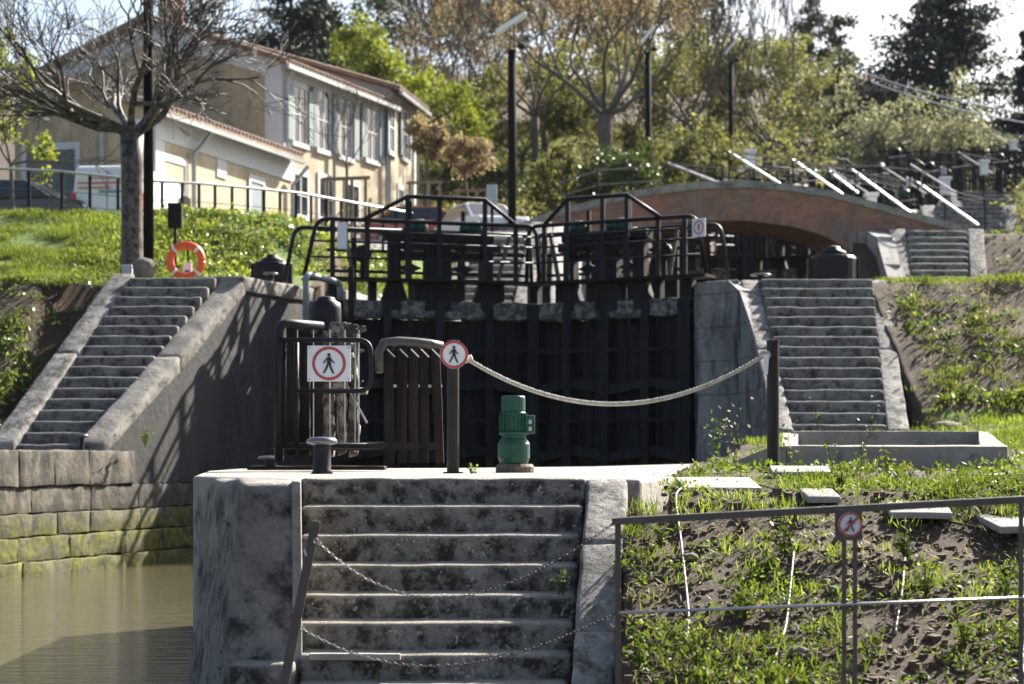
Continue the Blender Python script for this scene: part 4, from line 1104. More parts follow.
hose([(1018, 476), (1014, 484), (1018, 495), (1030, 500)], 'pipe_sunlit', 'black hose, coloured pale as if sunlit, curling at the right edge behind the trough')
hose([(1026, 640), (1022, 665), (1024, 683)], 'pipe_sunlit', 'black hose, coloured pale as if sunlit, at the lower right corner')
def rock(px, py, r, label, sq=(1, .8, .6)):
    g = G(px, py)
    if g is None: return
    m = MB(); n1, n2 = 14, 9; o = 0
    for i in range(n2+1):
        th = math.pi*i/n2
        for j in range(n1):
            a = 2*math.pi*j/n1; d = Vector((math.sin(th)*math.cos(a), math.sin(th)*math.sin(a), math.cos(th)))
            rr = r * (1 + .25*noise.noise(d*1.6 + Vector((px, py, 0))))
            m.v.append((d.x*rr*sq[0], d.y*rr*sq[1], d.z*rr*sq[2]))
    for i in range(n2):
        for j in range(n1): m.f.append((i*n1+j, (i+1)*n1+j, (i+1)*n1+(j+1) % n1, i*n1+(j+1) % n1))
    ob = m.build('stone', 'rock', None, smooth=True); ob.location = g + Vector((0, 0, r*sq[2]*.5)); return tag(ob, label, 'stone')
rock(946, 431, .24, 'rounded beige boulder behind the right end of the trough', (1, .7, .42))
rock(833, 594, .05, 'larger of two pebbles side by side in the bare soil above the middle rod')
rock(826, 587, .038, 'smaller of two pebbles side by side in the bare soil above the middle rod')
rock(799, 657, .06, 'grey stone low on the slope near the pale hose')
rock(815, 660, .05, 'flat grey stone low on the slope between hose and double post', (1.4, .8, .5))
rock(690, 560, .05, 'grey stone beside the first hose on the slope')
m = MB(); rs = random.Random(8)
for k in range(1500):
    px = rs.uniform(625, 1040); py = rs.uniform(485, 690); g = G(px, py)
    if g is None: continue
    s_ = rs.uniform(.006, .02) * (1.8 if rs.random() < .06 else 1)
    c8 = [(sx*s_*rs.uniform(.6, 1.2), sy*s_*rs.uniform(.6, 1.2), sz*s_*rs.uniform(.4, .8)) for sx, sy, sz in ((-1,-1,-1),(1,-1,-1),(1,1,-1),(-1,1,-1),(-1,-1,1),(1,-1,1),(1,1,1),(-1,1,1))]
    rm = Matrix.Rotation(rs.uniform(0, 3), 3, 'Z')
    m.hex8([rm @ Vector(v) + g + Vector((0, 0, s_*.3)) for v in c8])
stuff(m.build('gravel', 'clod', None), 'loose stones and clods scattered over the bare soil slope', 'gravel')

# ------------------------------------------------------------------ foliage helpers
def np_mesh(name, verts, nper, mat, smooth=False):
    n = len(verts) // nper
    me = bpy.data.meshes.new(name)
    me.vertices.add(len(verts)); me.vertices.foreach_set('co', verts.astype(np.float32).ravel())
    me.loops.add(len(verts)); me.loops.foreach_set('vertex_index', np.arange(len(verts), dtype=np.int32))
    me.polygons.add(n); me.polygons.foreach_set('loop_start', np.arange(0, n*nper, nper, dtype=np.int32))
    me.update(calc_edges=True); me.validate()
    me.materials.append(mat)
    return me
def leaf_verts(pts, size, rg, aspect=.55, up=0.0, droop=None):
    """diamond leaves at pts; size scalar or array; up>0 biases blade normals upward"""
    n = len(pts)
    d = rg.normal(size=(n, 3)); 
    if droop is not None: d = d + np.array(droop)
    d /= np.linalg.norm(d, axis=1)[:, None]
    e = rg.normal(size=(n, 3)) + np.array((0, 0, up))
    s = np.cross(d, e); s /= (np.linalg.norm(s, axis=1)[:, None] + 1e-9)
    sz = (np.asarray(size) * rg.uniform(.6, 1.3, n))[:, None]
    a = pts; b = pts + d*sz*.5 + s*sz*aspect*.5; c = pts + d*sz; f = pts + d*sz*.5 - s*sz*aspect*.5
    return np.stack([a, b, c, f], axis=1).reshape(-1, 3)
def clump_points(rg, centers, radii, per, flat=1.0, shell=.5):
    out = []
    for c, r in zip(centers, radii):
        k = max(1, int(per))
        d = rg.normal(size=(k, 3)); d /= np.linalg.norm(d, axis=1)[:, None]
        rr = r * (rg.uniform(0, 1, k) ** (1/3 * (1 - shell) + .15))[:, None]
        p = d * rr; p[:, 2] *= flat
        out.append(p + np.array(c))
    return np.concatenate(out)

def grow(rs, p, d, L, r, depth, chains, tips, spread=.6, segs=4, up=.15, kids_n=(2, 4), shrink=.68, wig=.12, gravity=0):
    pts = [Vector(p)]; rad = [r]; cur = Vector(p); d = Vector(d).normalized()
    r1 = r * (.55 if depth else .15)
    for i in range(segs):
        d = (d + Vector((rs.gauss(0, wig), rs.gauss(0, wig), rs.gauss(0, wig) + up*.25 - gravity*.1))).normalized()
        cur = cur + d * L / segs; pts.append(cur.copy()); rad.append(lerp(r, r1, (i+1)/segs))
    chains.append((pts, rad, depth))
    if depth == 0: tips.append((pts[-1], pts[-2], pts[len(pts)//2])); return
    n = rs.randint(*kids_n)
    for k in range(n):
        t = rs.uniform(.35, 1) if k else 1.0
        i = min(segs, max(1, int(round(t*segs)))); b = pts[i]
        ax = Vector((rs.gauss(0, 1), rs.gauss(0, 1), rs.gauss(0, .6))); ax = (ax - d*ax.dot(d)).normalized()
        nd = (d + ax * spread * rs.uniform(.6, 1.4) + Vector((0, 0, up))).normalized()
        grow(rs, b, nd, L * shrink * rs.uniform(.8, 1.15), rad[i] * (.85 if k == 0 else .68), depth-1, chains, tips, spread, segs, up, kids_n, shrink, wig, gravity)

def chains_mesh(chains, mb, n0=7, minr=.004):
    for pts, rad, dep in chains: mb.tube(pts, [max(minr, x) for x in rad], 4 if dep <= 1 else (5 if dep == 2 else n0), cap=False)

def leaf_tree(name, label, base, height, crown_r, mat, seed, nleaf=9000, leaf=.22, trunk_r=.2, bark='bark', trunk_h=.3, depth=4, flat=.9, clump=1.0, grp=None, cat='tree', spread=.6, aspect=.6, updir=.2, shape=1.0):
    rs = random.Random(seed); rg = np.random.default_rng(seed)
    t = thing(name, base, label, cat, grp)
    chains, tips = [], []
    b = Vector((0, 0, -.3)); th = height * trunk_h
    grow(rs, b, (rs.gauss(0, .04), rs.gauss(0, .04), 1), th + .3, trunk_r, 0, chains, [], wig=.03, up=0)
    top_ = chains[0][0][-1]; chains[0] = (chains[0][0], [lerp(trunk_r*1.2, trunk_r*.85, i/4) for i in range(5)], 4)
    for k in range(rs.randint(4, 6)):
        a = k * 2.4 + rs.uniform(-.4, .4); el = rs.uniform(.35, 1.2)
        grow(rs, top_, (math.cos(a)*math.cos(el), math.sin(a)*math.cos(el), math.sin(el)), (height-th) * .42, trunk_r*.6, depth-1, chains, tips, spread, up=updir)
    m = MB(); chains_mesh(chains, m, 7, .012); tr = m.build('trunk', bark, t, local=True, smooth=True)
    P_ = np.array([tuple(x[0]) for x in tips]); 
    zc = th + (height-th)*.5
    # squeeze the tips into the wanted crown envelope
    if len(P_):
        q = P_ - np.array((0, 0, zc)); lim = np.array((crown_r, crown_r, (height-th)*.5))
        # normalise extents
        ext_ = np.percentile(np.abs(q), 92, axis=0) + 1e-6; q = q / ext_ * lim * .85
        P_ = q + np.array((0, 0, zc))
    extra = int(len(P_) * .6) + 12
    d = rg.normal(size=(extra, 3)); d /= np.linalg.norm(d, axis=1)[:, None]
    E = d * (rg.uniform(.45, 1, extra) ** .5)[:, None] * np.array((crown_r, crown_r, (height-th)*.5)) * .9 + np.array((0, 0, zc))
    if shape != 1.0: 
        hh = (E[:, 2] - th) / (height-th); E[:, :2] *= (1 - shape*.0 - np.clip(hh, 0, 1)[:, None] * (1-shape))
        hh = (P_[:, 2] - th) / (height-th); P_[:, :2] *= (1 - np.clip(hh, 0, 1)[:, None] * (1-shape))
    cen = np.concatenate([P_, E]); rad = rg.uniform(.09, .22, len(cen)) * crown_r * clump
    pts = clump_points(rg, cen, rad, nleaf / len(cen), flat=.7)
    me = np_mesh('crown', leaf_verts(pts, leaf, rg, aspect, up=.6), 4, M[mat])
    o = bpy.data.objects.new('crown', me); C.objects.link(o); o.parent = t
    return t

M['lf_green'] = m_leaf('leaf_fresh_green', (.11, .14, .025), (.20, .23, .045), (.30, .31, .08))
M['lf_olive'] = m_leaf('leaf_olive_yellow', (.075, .082, .042), (.145, .148, .07), (.25, .24, .10))
M['lf_brown'] = m_leaf('leaf_brown_buds', (.13, .095, .08), (.24, .18, .15), (.32, .26, .22))
M['lf_rust'] = m_leaf('leaf_rusty', (.16, .12, .10), (.27, .205, .165), (.35, .28, .23))
M['lf_dark'] = m_leaf('leaf_dark_evergreen', (.03, .045, .025), (.06, .08, .04), (.10, .12, .06), trans=.2)
M['lf_pine'] = m_leaf('needle_blue_green', (.016, .024, .022), (.03, .045, .038), (.05, .065, .05), trans=.15)
M['lf_grey'] = m_leaf('leaf_grey_olive', (.11, .115, .10), (.19, .195, .17), (.29, .295, .26))
M['lf_ivy'] = m_leaf('leaf_ivy_glossy', (.035, .06, .015), (.07, .11, .025), (.14, .19, .05), trans=.2, rough=.28)
M['lf_bed'] = m_leaf('leaf_bed_glossy', (.055, .085, .022), (.11, .15, .04), (.28, .31, .15), trans=.4, rough=.3)
M['lf_weed'] = m_leaf('leaf_weed', (.05, .085, .014), (.105, .15, .026), (.24, .25, .065), trans=.4, rough=.6)
M['lf_grass'] = m_leaf('blade_grass', (.08, .115, .018), (.155, .205, .034), (.26, .27, .08), trans=.4)
M['lf_dry'] = m_leaf('leaf_dry_twigs', (.20, .17, .12), (.32, .28, .21), (.40, .37, .28), trans=.3)

# ------------------------------------------------------------------ ground vegetation (stuff)
def scatter(name, label, cat_, n, region, mat, size, per, hgt, seed, dens=None, aspect=.5, up=.8, droop=(0, 0, .3), spreadr=.08):
    rg = np.random.default_rng(seed); rs = random.Random(seed); out = []; k = 0; tries = 0
    while k < n and tries < n * 12:
        tries += 1
        x, y = region(rs)
        if dens is not None and rs.random() > dens(x, y): continue
        if noise.noise(Vector((x*1.1 + seed, y*1.1, seed))) < rs.uniform(-.35, .35): continue
        z = H(x, y)
        if z < -2: continue
        s_ = rs.uniform(.5, 1.3)
        p = rg.normal(size=(per, 3)) * np.array((spreadr, spreadr, 0)) * s_
        p[:, 2] = rg.uniform(0, 1, per) * hgt * s_
        out.append(p + np.array((x, y, z))); k += 1
    pts = np.concatenate(out)
    me = np_mesh(name, leaf_verts(pts, size, rg, aspect, up=up, droop=droop), 4, M[mat])
    o = bpy.data.objects.new(name, me); C.objects.link(o); return stuff(o, label, cat_)
# right foreground slope
def rslope(rs):
    y = rs.uniform(9.6, 14.5); x = rs.uniform(.72, y*.29 + .4)
    return x, y
dn = lambda x, y: (.5 if y > 12.4 else (.34 if y < 10.9 else .17 + (.5 if x < y*.062+.12 else 0)))
scatter('weeds', 'leafy weeds covering the slope right of the front steps', 'weeds', 520, rslope, 'lf_weed', .034, 30, .06, 1, dn)
scatter('low_grass', 'short grass tufts along the top and the foot of the right slope', 'grass', 420, rslope, 'lf_grass', .085, 18, .02, 2, dn, aspect=.1, up=.1, droop=(0, 0, 2.2), spreadr=.05)
scatter('dry_litter', 'dead stems and dry leaf litter lying on the soil slope', 'litter', 700, rslope, 'lf_dry', .05, 10, .01, 22, None, aspect=.16, up=3, droop=(0, 0, 0), spreadr=.1)
scatter('meadow', 'flat patch of weeds and grass between the slope and the right stairs', 'weeds', 250, lambda rs: (lambda y: (rs.uniform(lerp_prof([(12.8, 1.0), (18, 1.7), (24, 2.6), (29, 4.3)], y), y*.29+.5), y))(rs.uniform(13.5, 29.8)), 'lf_weed', .06, 20, .07, 3)
scatter('tall_grass', 'yellow green grass on the bank beside the right stairs', 'grass', 800, lambda rs: (lambda y: (rs.uniform(max(6.3 if y > 29 else 3.5, 3.5), y*.29+.5), y))(rs.uniform(24, 31.5)), 'lf_grass', .12, 16, .03, 4, aspect=.12, up=.1, droop=(0, 0, 1.8))
scatter('bank_ivy', 'low ivy and weeds patching the dark bank right of the right stairs', 'ground cover', 230, lambda rs: (rs.uniform(6.9, 11), rs.uniform(30.3, 34.2)), 'lf_weed', .09, 30, .08, 5, spreadr=.13)
scatter('bank_grass', 'thin yellowing grass on the dark bank right of the right stairs', 'grass', 450, lambda rs: (rs.uniform(6.9, 11), rs.uniform(30, 35)), 'lf_dry', .12, 9, .02, 6, aspect=.1, up=.1, droop=(0, 0, 1.4))
scatter('terrace_grass', 'strip of sunlit grass along the edge of the upper right terrace', 'grass', 1300, lambda rs: (rs.uniform(6.9, 15), rs.uniform(34.6, 37.5)), 'lf_grass', .14, 14, .02, 7, aspect=.12, up=.1, droop=(0, 0, 1.6))
scatter('terrace_bank_weeds', 'patchy weeds on the bank beside the second right flight of steps', 'ground cover', 120, lambda rs: (rs.uniform(14.2, 20), rs.uniform(51, 58)), 'lf_weed', .10, 20, .08, 23, spreadr=.2)
# left bank
scatter('bank_ivy', 'glossy ivy patching the dark bank left of the left stairs', 'ground cover', 420, lambda rs: (lambda y: (rs.uniform(-y*.29-.4, lerp(-8.3, -7.2, (y-30)/4)), y))(rs.uniform(30.1, 34.5)), 'lf_bed', .085, 24, .10, 8, spreadr=.12)
scatter('lawn', 'bright sunlit grass slope below the upper railing at the left', 'grass', 5200, lambda rs: (lambda y: (rs.uniform(-y*.29-.5, -6.6), y))(rs.uniform(34.3, 43.2)), 'lf_grass', .13, 16, .02, 9, aspect=.12, up=.1, droop=(0, 0, 1.6), spreadr=.12)
scatter('flower_bed', 'glossy periwinkle-like ground cover with pale glints below the upper railing', 'ground cover', 1800, lambda rs: (lambda y: (rs.uniform(-8.6, -1.0 + .29*(y-36) - 4), y))(rs.uniform(37.0, 49.5)), 'lf_bed', .10, 22, .09, 10, spreadr=.14)
scatter('fresh_shoots', 'fresh light green shoots among the ground cover below the upper railing', 'ground cover', 700, lambda rs: (lambda y: (rs.uniform(-8.6, -1.0 + .29*(y-36) - 4), y))(rs.uniform(37.0, 49.5)), 'lf_green', .09, 16, .22, 12, spreadr=.12)
scatter('far_undergrowth', 'undergrowth on the terraces and slope behind the bridge', 'ground cover', 6500, lambda rs: (rs.uniform(-16, 46), rs.uniform(66, 128)), 'lf_olive', .22, 26, .9, 11, spreadr=.5, dens=lambda x, y: 0 if abs(x - .29*(y-36)) < 8.5 else 1)

# individual larger weeds
def weed(px, py, h, label, mat='lf_weed', n=90, leaf=.05, g=None, wide=.5, stems=5, seed=0):
    g = g or G(px, py)
    if g is None: return
    rs = random.Random(px*7+int(py)+seed); rg = np.random.default_rng(px*7+int(py)+seed)
    t = thing('weed_plant', g, label, 'plant')
    m = MB(); pts = []
    for k in range(stems):
        a = rs.uniform(0, 6.28); lean = rs.uniform(.1, wide); tip = Vector((math.cos(a)*lean*h, math.sin(a)*lean*h, h*rs.uniform(.7, 1.05)))
        chain_ = [Vector((0, 0, -.02)), tip*.5 + Vector((0, 0, h*.08)), tip]
        m.tube(chain_, [.004, .003, .0015], 4)
        for j in range(n // stems):
            f = rs.uniform(.15, 1); p = chain_[0].lerp(tip, f); pts.append((p.x + rs.gauss(0, .13*h*f), p.y + rs.gauss(0, .13*h*f), p.z + rs.gauss(0, .07*h)))
    m.build('stem', 'lf_weed', t, local=True)
    me = np_mesh('leaves', leaf_verts(np.array(pts), leaf, rg, .5, up=1.0, droop=(0, 0, .2)), 4, M[mat])
    o = bpy.data.objects.new('leaves', me); C.objects.link(o); o.parent = t
for px, py, h, lab, mt in [
    (640, 670, .30, 'bright weed clump at the foot of the front stair parapet', 'lf_weed'),
    (700, 672, .36, 'broad weed plant low on the slope left of the pale hose', 'lf_weed'),
    (745, 610, .16, 'small weed in the middle of the bare soil just below the middle rod', 'lf_weed'),
    (660, 545, .16, 'weed sprouting beside the top of the parapet slope', 'lf_weed'),
    (785, 555, .34, 'large dark leafy bush on the slope under the top rail, left of the round sign', 'lf_ivy'),
    (925, 600, .36, 'large leafy patch on the slope right of the double post', 'lf_weed'),
    (905, 560, .25, 'leafy weed directly below the flat slab', 'lf_ivy'),
    (770, 575, .12, 'tiny weed on bare soil beside the pale hose', 'lf_weed'),
    (870, 665, .25, 'grassy weed at the foot of the slope by the double post', 'lf_weed'),
    (965, 650, .22, 'weed at the foot of the slope in the right corner', 'lf_weed'),
    (1005, 600, .22, 'weed on the slope at the right edge', 'lf_weed'),
    (840, 490, .18, 'upright weed on the top of the slope behind the top rail', 'lf_weed'),
    (700, 480, .14, 'weed beside the end of the pale slab', 'lf_weed'),
    (745, 620, .2, 'weed left of the pale hose below the rod', 'lf_weed')]:
    weed(px, py, h*.72, lab, mt, n=100, stems=7, leaf=.042)
def stalk(px, y, h, label, n=24, mat='lf_weed'):
    x = PX(px, y); weed(px, int(y*10), h, label, mat, n=n, leaf=.05, g=Vector((x, y, H(x, y))), wide=.2, stems=3)
stalk(716, 19, .55, 'bushy green sapling weed between the quay and the rope post', 60)
stalk(735, 21, .75, 'tall dry seed stalk beside the right rope post', 40, 'lf_dry')
stalk(792, 18.5, .5, 'tall thin weed just right of the black rope post', 26)
stalk(832, 18.5, .45, 'thin weed in front of the middle of the trough', 20)
stalk(862, 18, .55, 'tall thin weed in front of the trough right of its middle', 20)
stalk(888, 15, .28, 'broad young weed in front of the trough', 50)
stalk(820, 28.5, .7, 'thin tall weed at the foot of the right stairs', 24)
stalk(870, 28.5, .8, 'thin dry weed at the right foot of the right stairs', 20, 'lf_dry')
stalk(607, 13.2, .16, 'small weed growing on the quay edge above the parapet', 30)
x = PX(460, 15.9); weed(460, 159, .08, 'tuft of weed at the foot of the left rope post', n=40, leaf=.03, g=Vector((x+.1, 15.9, 0)), wide=.8)
x = PX(235, 12); weed(240, 120, .14, 'dark green fern growing from the side of the stone pier', 'lf_ivy', n=80, leaf=.045, g=P(238, 540, 11.75), wide=.5)
weed(225, 121, .2, 'dark weed at the water foot of the stone pier', 'lf_ivy', n=90, leaf=.05, g=P(226, 675, 11.5), wide=.6)
weed(145, 122, .3, 'small plant growing from the crack of the left wing wall', 'lf_weed', n=60, leaf=.07, g=P(145, 446, 30.4), wide=.6)
weed(548, 123, .12, 'small fern at the right end of a middle front step', 'lf_ivy', n=60, leaf=.035, g=P(563, 592, 11.75), wide=.8)

# ------------------------------------------------------------------ terrace objects at the left: tree, lamp, lifebuoy
def bare_tree(name, label, base, seed, trunk_h, trunk_r, L, depth, bark='bark_pale', spread=.75, limbs=6, up=.12, kids=(2, 4), el=(.15, .9), grp=None, wig=.14, lean=0, minr=.006):
    rs = random.Random(seed); t = thing(name, base, label, 'tree', grp)
    chains, tips = [], []
    m = MB(); pts = [Vector((lean*.5*i/5, 0, -.2 + (trunk_h+.2)*i/5)) for i in range(6)]
    m.tube(pts, [trunk_r*k for k in (1.15, 1.0, .95, .93, .97, 1.05)], 12, cap=True); m.build('trunk', bark, t, local=True, smooth=True)
    for k in range(limbs):
        a = k*2*math.pi/limbs + rs.uniform(-.3, .3); e = rs.uniform(*el)
        grow(rs, pts[-1] + Vector((0, 0, -.1*rs.random())), (math.cos(a)*math.cos(e), math.sin(a)*math.cos(e)*.8, math.sin(e)), L, trunk_r*.40, depth, chains, tips, spread, 5, up, kids, .72, wig)
    m = MB(); chains_mesh(chains, m, 7, minr); m.build('limb', bark, t, local=True, smooth=True)
    return t, chains
bare_tree('plane_tree', 'leafless spreading tree with a stout trunk at the top of the left stairs', (PX(132, 36.2), 36.2, 3.3), 26, 2.95, .215, 1.7, 4, el=(.3, .9), limbs=8, spread=.62, kids=(3, 5), up=.06, minr=.0075, bark='bark_tree')
def lamp(label, px, y, top_py, base_z, r=.085, head=True, hs=1.0, ang=32):
    x = PX(px, y); zt = PZ(top_py, y); t = thing('street_lamp', (x, y, base_z), label, 'street lamp', 'street lamps with tilted flat heads')
    m = MB(); m.tube([(x, y, base_z), (x, y, zt)], r, 12); m.build('pole', 'lamp_black', t, smooth=True)
    if head:
        m = MB(); m.tube([(x-.06, y, zt), (x-.06, y, zt+.95*hs)], .02, 6); m.tube([(x+.07, y, zt), (x+.05, y, zt+.85*hs)], .02, 6); m.build('bracket', 'metal', t)
        d = Vector((math.cos(R(ang)), 0, math.sin(R(ang)))); c_ = Vector((x-.02, y, zt+.85*hs))
        m = MB(); m.bar(c_ - d*.55*hs, c_ + d*.55*hs, .45*hs, .14*hs, up=(0, 0, 1)); m.build('flat_head', 'panel', t, bevel=.01)
        m = MB(); m.lathe((x+.3*hs, y, zt+.12), [(.01, -.12), (.09, -.1), (.11, 0), (.08, .1), (.01, .13)], 12, 'X'); m.tube([(x, y, zt+.1), (x+.3*hs, y, zt+.1)], .02, 6); m.build('spotlight', 'metal', t)
    return t
lamp('tall black lamp post beside the bare tree at the top of the left stairs', 148.5, 36.6, -70, 3.32, .1)
lamp('nearest black lamp post with a tilted white head, behind the meeting of the gates', 512, 58, 50, 6, .13, hs=.95)
lamp('lamp post right of centre in front of the brown trees', 648, 76, 52, 8.5, .12, hs=.8, ang=52)
lamp('slim lamp post behind the crown of the brick bridge', 731, 92, 62, 11, .12, hs=.85, ang=50)
lamp('farthest lamp post left of the pale grey bush', 818, 112, 90, 14, .13, head=False)
x = PX(145, 35); t = thing('mooring_stone', (x, 35.0, 3.3), 'short round topped stone bollard at the top of the left stairs', 'bollard')
m = MB(); m.lathe((x, 34.9, 3.26), [(.01, 0), (.22, 0), (.2, .25), (.21, .32), (.2, .4), (.14, .46), (.01, .49)], 20); m.build('stone_body', 'rock', t, smooth=True)
x = PX(127, 35); m = MB(); m.rbox(x-.08, x+.1, 34.9, 35.05, 3.2, 3.62, seg=.1, bev=.01, amp=.003); tag(m.build('marker_post', 'white_trim', None), 'little white marker post at the foot of the bare tree', 'post')
# lifebuoy
c = P(186, 261, 35.4)
t = thing('lifebuoy', c, 'orange lifebuoy with white bands standing at the top of the left stairs', 'lifebuoy')
m = MB(); R0 = .295
def torus_seg(m, a0, a1, rr, n=12, k=12, oy=0):
    pts = [Vector((R0*math.cos(lerp(a0, a1, i/n)), oy, R0*math.sin(lerp(a0, a1, i/n)))) for i in range(n+1)]
    m.tube(pts, rr, k, cap=True)
torus_seg(m, 0, 2*math.pi, .074, 48, 14); m.build('ring', 'buoy', t, local=True, smooth=True)
for a in (45, 135, 225, 315):
    m = MB(); torus_seg(m, R(a-5), R(a+5), .0775, 5, 14); m.build('band', 'buoy_white', t, local=True, smooth=True)
x = c.x
t = thing('lifebuoy_stand', (x, 35.55, 3.3), 'white and blue plate on a short stand behind the lifebuoy', 'stand')
m = MB(); m.rbox(x-.07, x+.09, 35.5, 35.54, 3.32, 3.72, seg=.2, bev=.02, amp=0); m.build('plate', 'sign_white', t)
m = MB(); m.box(x-.04, x+.06, 35.49, 35.498, 3.46, 3.58); m.build('blue_mark', 'sign_blue', t)
m = MB(); m.tube([(x, 35.6, 3.2), (x, 35.6, 4.15)], .02, 6); m.tube([(x-.05, 35.58, 4.1), (x+.05, 35.58, 4.1)], .02, 6); m.build('pole', 'metal', t)
x = PX(175, 38); z0 = H(x, 38); t = thing('control_box', (x, 38, z0), 'black metal box on a post above the lifebuoy', 'box')
m = MB(); m.box(x-.14, x+.14, 37.95, 38.1, PZ(228, 38), PZ(203, 38)); m.build('casing', 'metal', t, bevel=.01)
m = MB(); m.box(x-.03, x+.03, 38, 38.06, z0-.2, PZ(228, 38)+.01); m.build('post', 'metal', t)
# little rail post at left gate corner
t = thing('ladder_handrail', (P(306, 335, 34.5).x, 34.5, 2.3), 'blue grey tubular handrail rising above the wall left of the gates', 'handrail')
m = MB(); m.tube(rounded([P(306, 335, 34.5), P(306, 274, 34.5), P(340, 283, 35.4), P(340, 300, 35.4)], .12), .06, 10); m.build('tube', 'shutter', t, smooth=True)
m = MB(); m.bar(P(351, 325, 35.3), P(351, 267, 35.3), .1, .08); tag(m.build('wooden_post', 'old_wood', None), 'thin weathered wooden post in front of the left lock gate', 'post')

# upper railing, left
t = thing('upper_railing', (-9, 43, 5.5), 'long dark railing with a pale top rail along the lane above the grass slope', 'railing')
tp = [(-40, 166, 42), (0, 168.5, 42.5), (60, 171.5, 43), (110, 176.5, 43.6), (150, 181, 44), (200, 183.5, 45), (250, 188, 46), (300, 193, 47.2), (350, 202, 48.5), (412, 213, 50)]
rail = [P(*a) for a in tp]
m = MB(); m.tube(rail, .032, 8); m.build('top_rail', 'metal_grey', t, smooth=True)
m = MB()
for fz in (.42, .72): m.tube([P(a, b_ + fz*1.0*F/y*1.05, y) for a, b_, y in tp], .010, 5)
m.build('wire', 'rail_grey', t)
def railat(px):
    for a, b_ in zip(tp, tp[1:]):
        if a[0] <= px <= b_[0]:
            f = (px-a[0])/(b_[0]-a[0]); return P(px, lerp(a[1], b_[1], f), lerp(a[2], b_[2], f))
for px in [-8, 29, 62, 90, 118, 141, 162, 182, 199, 215, 232, 248, 264, 280, 296, 311, 326, 341, 355, 369, 383, 396, 410]:
    p = railat(px); m = MB(); m.bar((p.x, p.y, H(p.x, p.y)-.1 if px < 160 else p.z-1.1), p, .07, .03, up=(0, 1, 0)); m.build('post', 'metal', t)

# ------------------------------------------------------------------ houses
def face_pts(A, B):
    A, B = Vector((A[0], A[1])), Vector((B[0], B[1])); d = (B-A).normalized(); n = Vector((d.y, -d.x)); return A, B, d, n
class Wall2:
    """vertical wall plane from A to B (x,y); s along, out = towards the right-hand side"""
    def __init__(s, A, B): s.A, s.B, s.d, s.n = face_pts(A, B); s.L = (s.B-s.A).length
    def p(s, a, z, out=0): q = s.A + s.d*a + s.n*out; return (q.x, q.y, z)
    def box(s, m, a0, a1, z0, z1, o0, o1):
        return m.hex8([s.p(a0, z0, o1), s.p(a1, z0, o1), s.p(a1, z0, o0), s.p(a0, z0, o0), s.p(a0, z1, o1), s.p(a1, z1, o1), s.p(a1, z1, o0), s.p(a0, z1, o0)])
    def at(s, px):   # distance along the wall where image column px falls
        k = (px - 512) / F; return (k*s.A.y - s.A.x) / (s.d.x - k*s.d.y)
    def y(s, a): return (s.A + s.d*a).y
def pent(m, W, depth, z0, ze, zr):
    """gabled volume behind wall W (eave along W), depth inwards"""
    a = [W.p(0, z0), W.p(W.L, z0), W.p(W.L, z0, -depth), W.p(0, z0, -depth), W.p(0, ze), W.p(W.L, ze), W.p(W.L, ze, -depth), W.p(0, ze, -depth), W.p(0, zr, -depth/2), W.p(W.L, zr, -depth/2)]
    m.add(a, [(0, 1, 5, 4), (1, 2, 6, 9, 5), (2, 3, 7, 6), (3, 0, 4, 8, 7)])
def roof_gable(W, depth, ze, zr, par, over=.35, th=.09, ridge=True):
    m = MB(); o = over
    sl = (zr-ze)/(depth/2)
    for s0, s1 in ((o, -depth/2), (-depth-o, -depth/2)):
        zA = ze - sl*o; 
        m.hex8([W.p(-o, zA, s0), W.p(W.L+o, zA, s0), W.p(W.L+o, zr, s1), W.p(-o, zr, s1), W.p(-o, zA+th, s0), W.p(W.L+o, zA+th, s0), W.p(W.L+o, zr+th, s1), W.p(-o, zr+th, s1)])
    # tile rolls
    rf = m.build('roof', 'tiles', par)
    m = MB(); k = 0; a = -o
    while a < W.L + o:
        for s0, s1 in ((o+.03, -depth/2), (-depth-o-.03, -depth/2)):
            m.tube([W.p(a, ze - sl*o + th+.02, s0), W.p(a, zr + th+.02, s1)], .07, 5)
        a += .24
    m.build('tile_rolls', 'tiles', rf)
    m = MB(); W.box(m, -o, W.L+o, ze-sl*o-.16, ze-sl*o-.02, o-.02, o+.1); m.build('gutter', 'gutter', par)
def opening(W, par, a0, a1, z0, z1, shutters=None, frame=True, door=False, mat='glass'):
    m = MB(); W.box(m, a0, a1, z0, z1, .0, .02); w_ = m.build('door' if door else 'window', mat, par)
    if frame:
        m = MB(); 
        W.box(m, a0-.14, a0-.002, z0, z1, .0, .05); W.box(m, a1+.002, a1+.14, z0, z1, .0, .05); W.box(m, a0-.14, a1+.14, z1+.002, z1+.2, .0, .05)
        if not door: W.box(m, a0-.2, a1+.2, z0-.16, z0-.002, .0, .1)
        m.build('frame', 'white_trim', w_)
    if not door and mat == 'glass':
        m = MB(); W.box(m, (a0+a1)/2-.03, (a0+a1)/2+.03, z0, z1, .021, .04); W.box(m, a0, a1, (z0+z1)/2-.02, (z0+z1)/2+.02, .0405, .05); m.build('glazing_bar', 'white_trim', w_)
    if shutters:
        hw = (a1-a0)/2
        for s_ in (0, 1):
            m = MB()
            if shutters == 'open':
                e0 = (a0-.15-hw, a0-.15) if s_ == 0 else (a1+.15, a1+.15+hw); W.box(m, e0[0], e0[1], z0, z1, .06, .11)
            else:   # standing out from the wall
                b0 = a0 - .03 if s_ == 0 else a1 + .03
                q0 = W.p(b0, z0, .03); q1 = W.p(b0 + (-.18 if s_ == 0 else .22), z0, hw*.62)
                m.bar((q0[0], q0[1], (z0+z1)/2), (q1[0], q1[1], (z0+z1)/2), .05, z1-z0)
            m.build('shutter', 'shutter', w_)

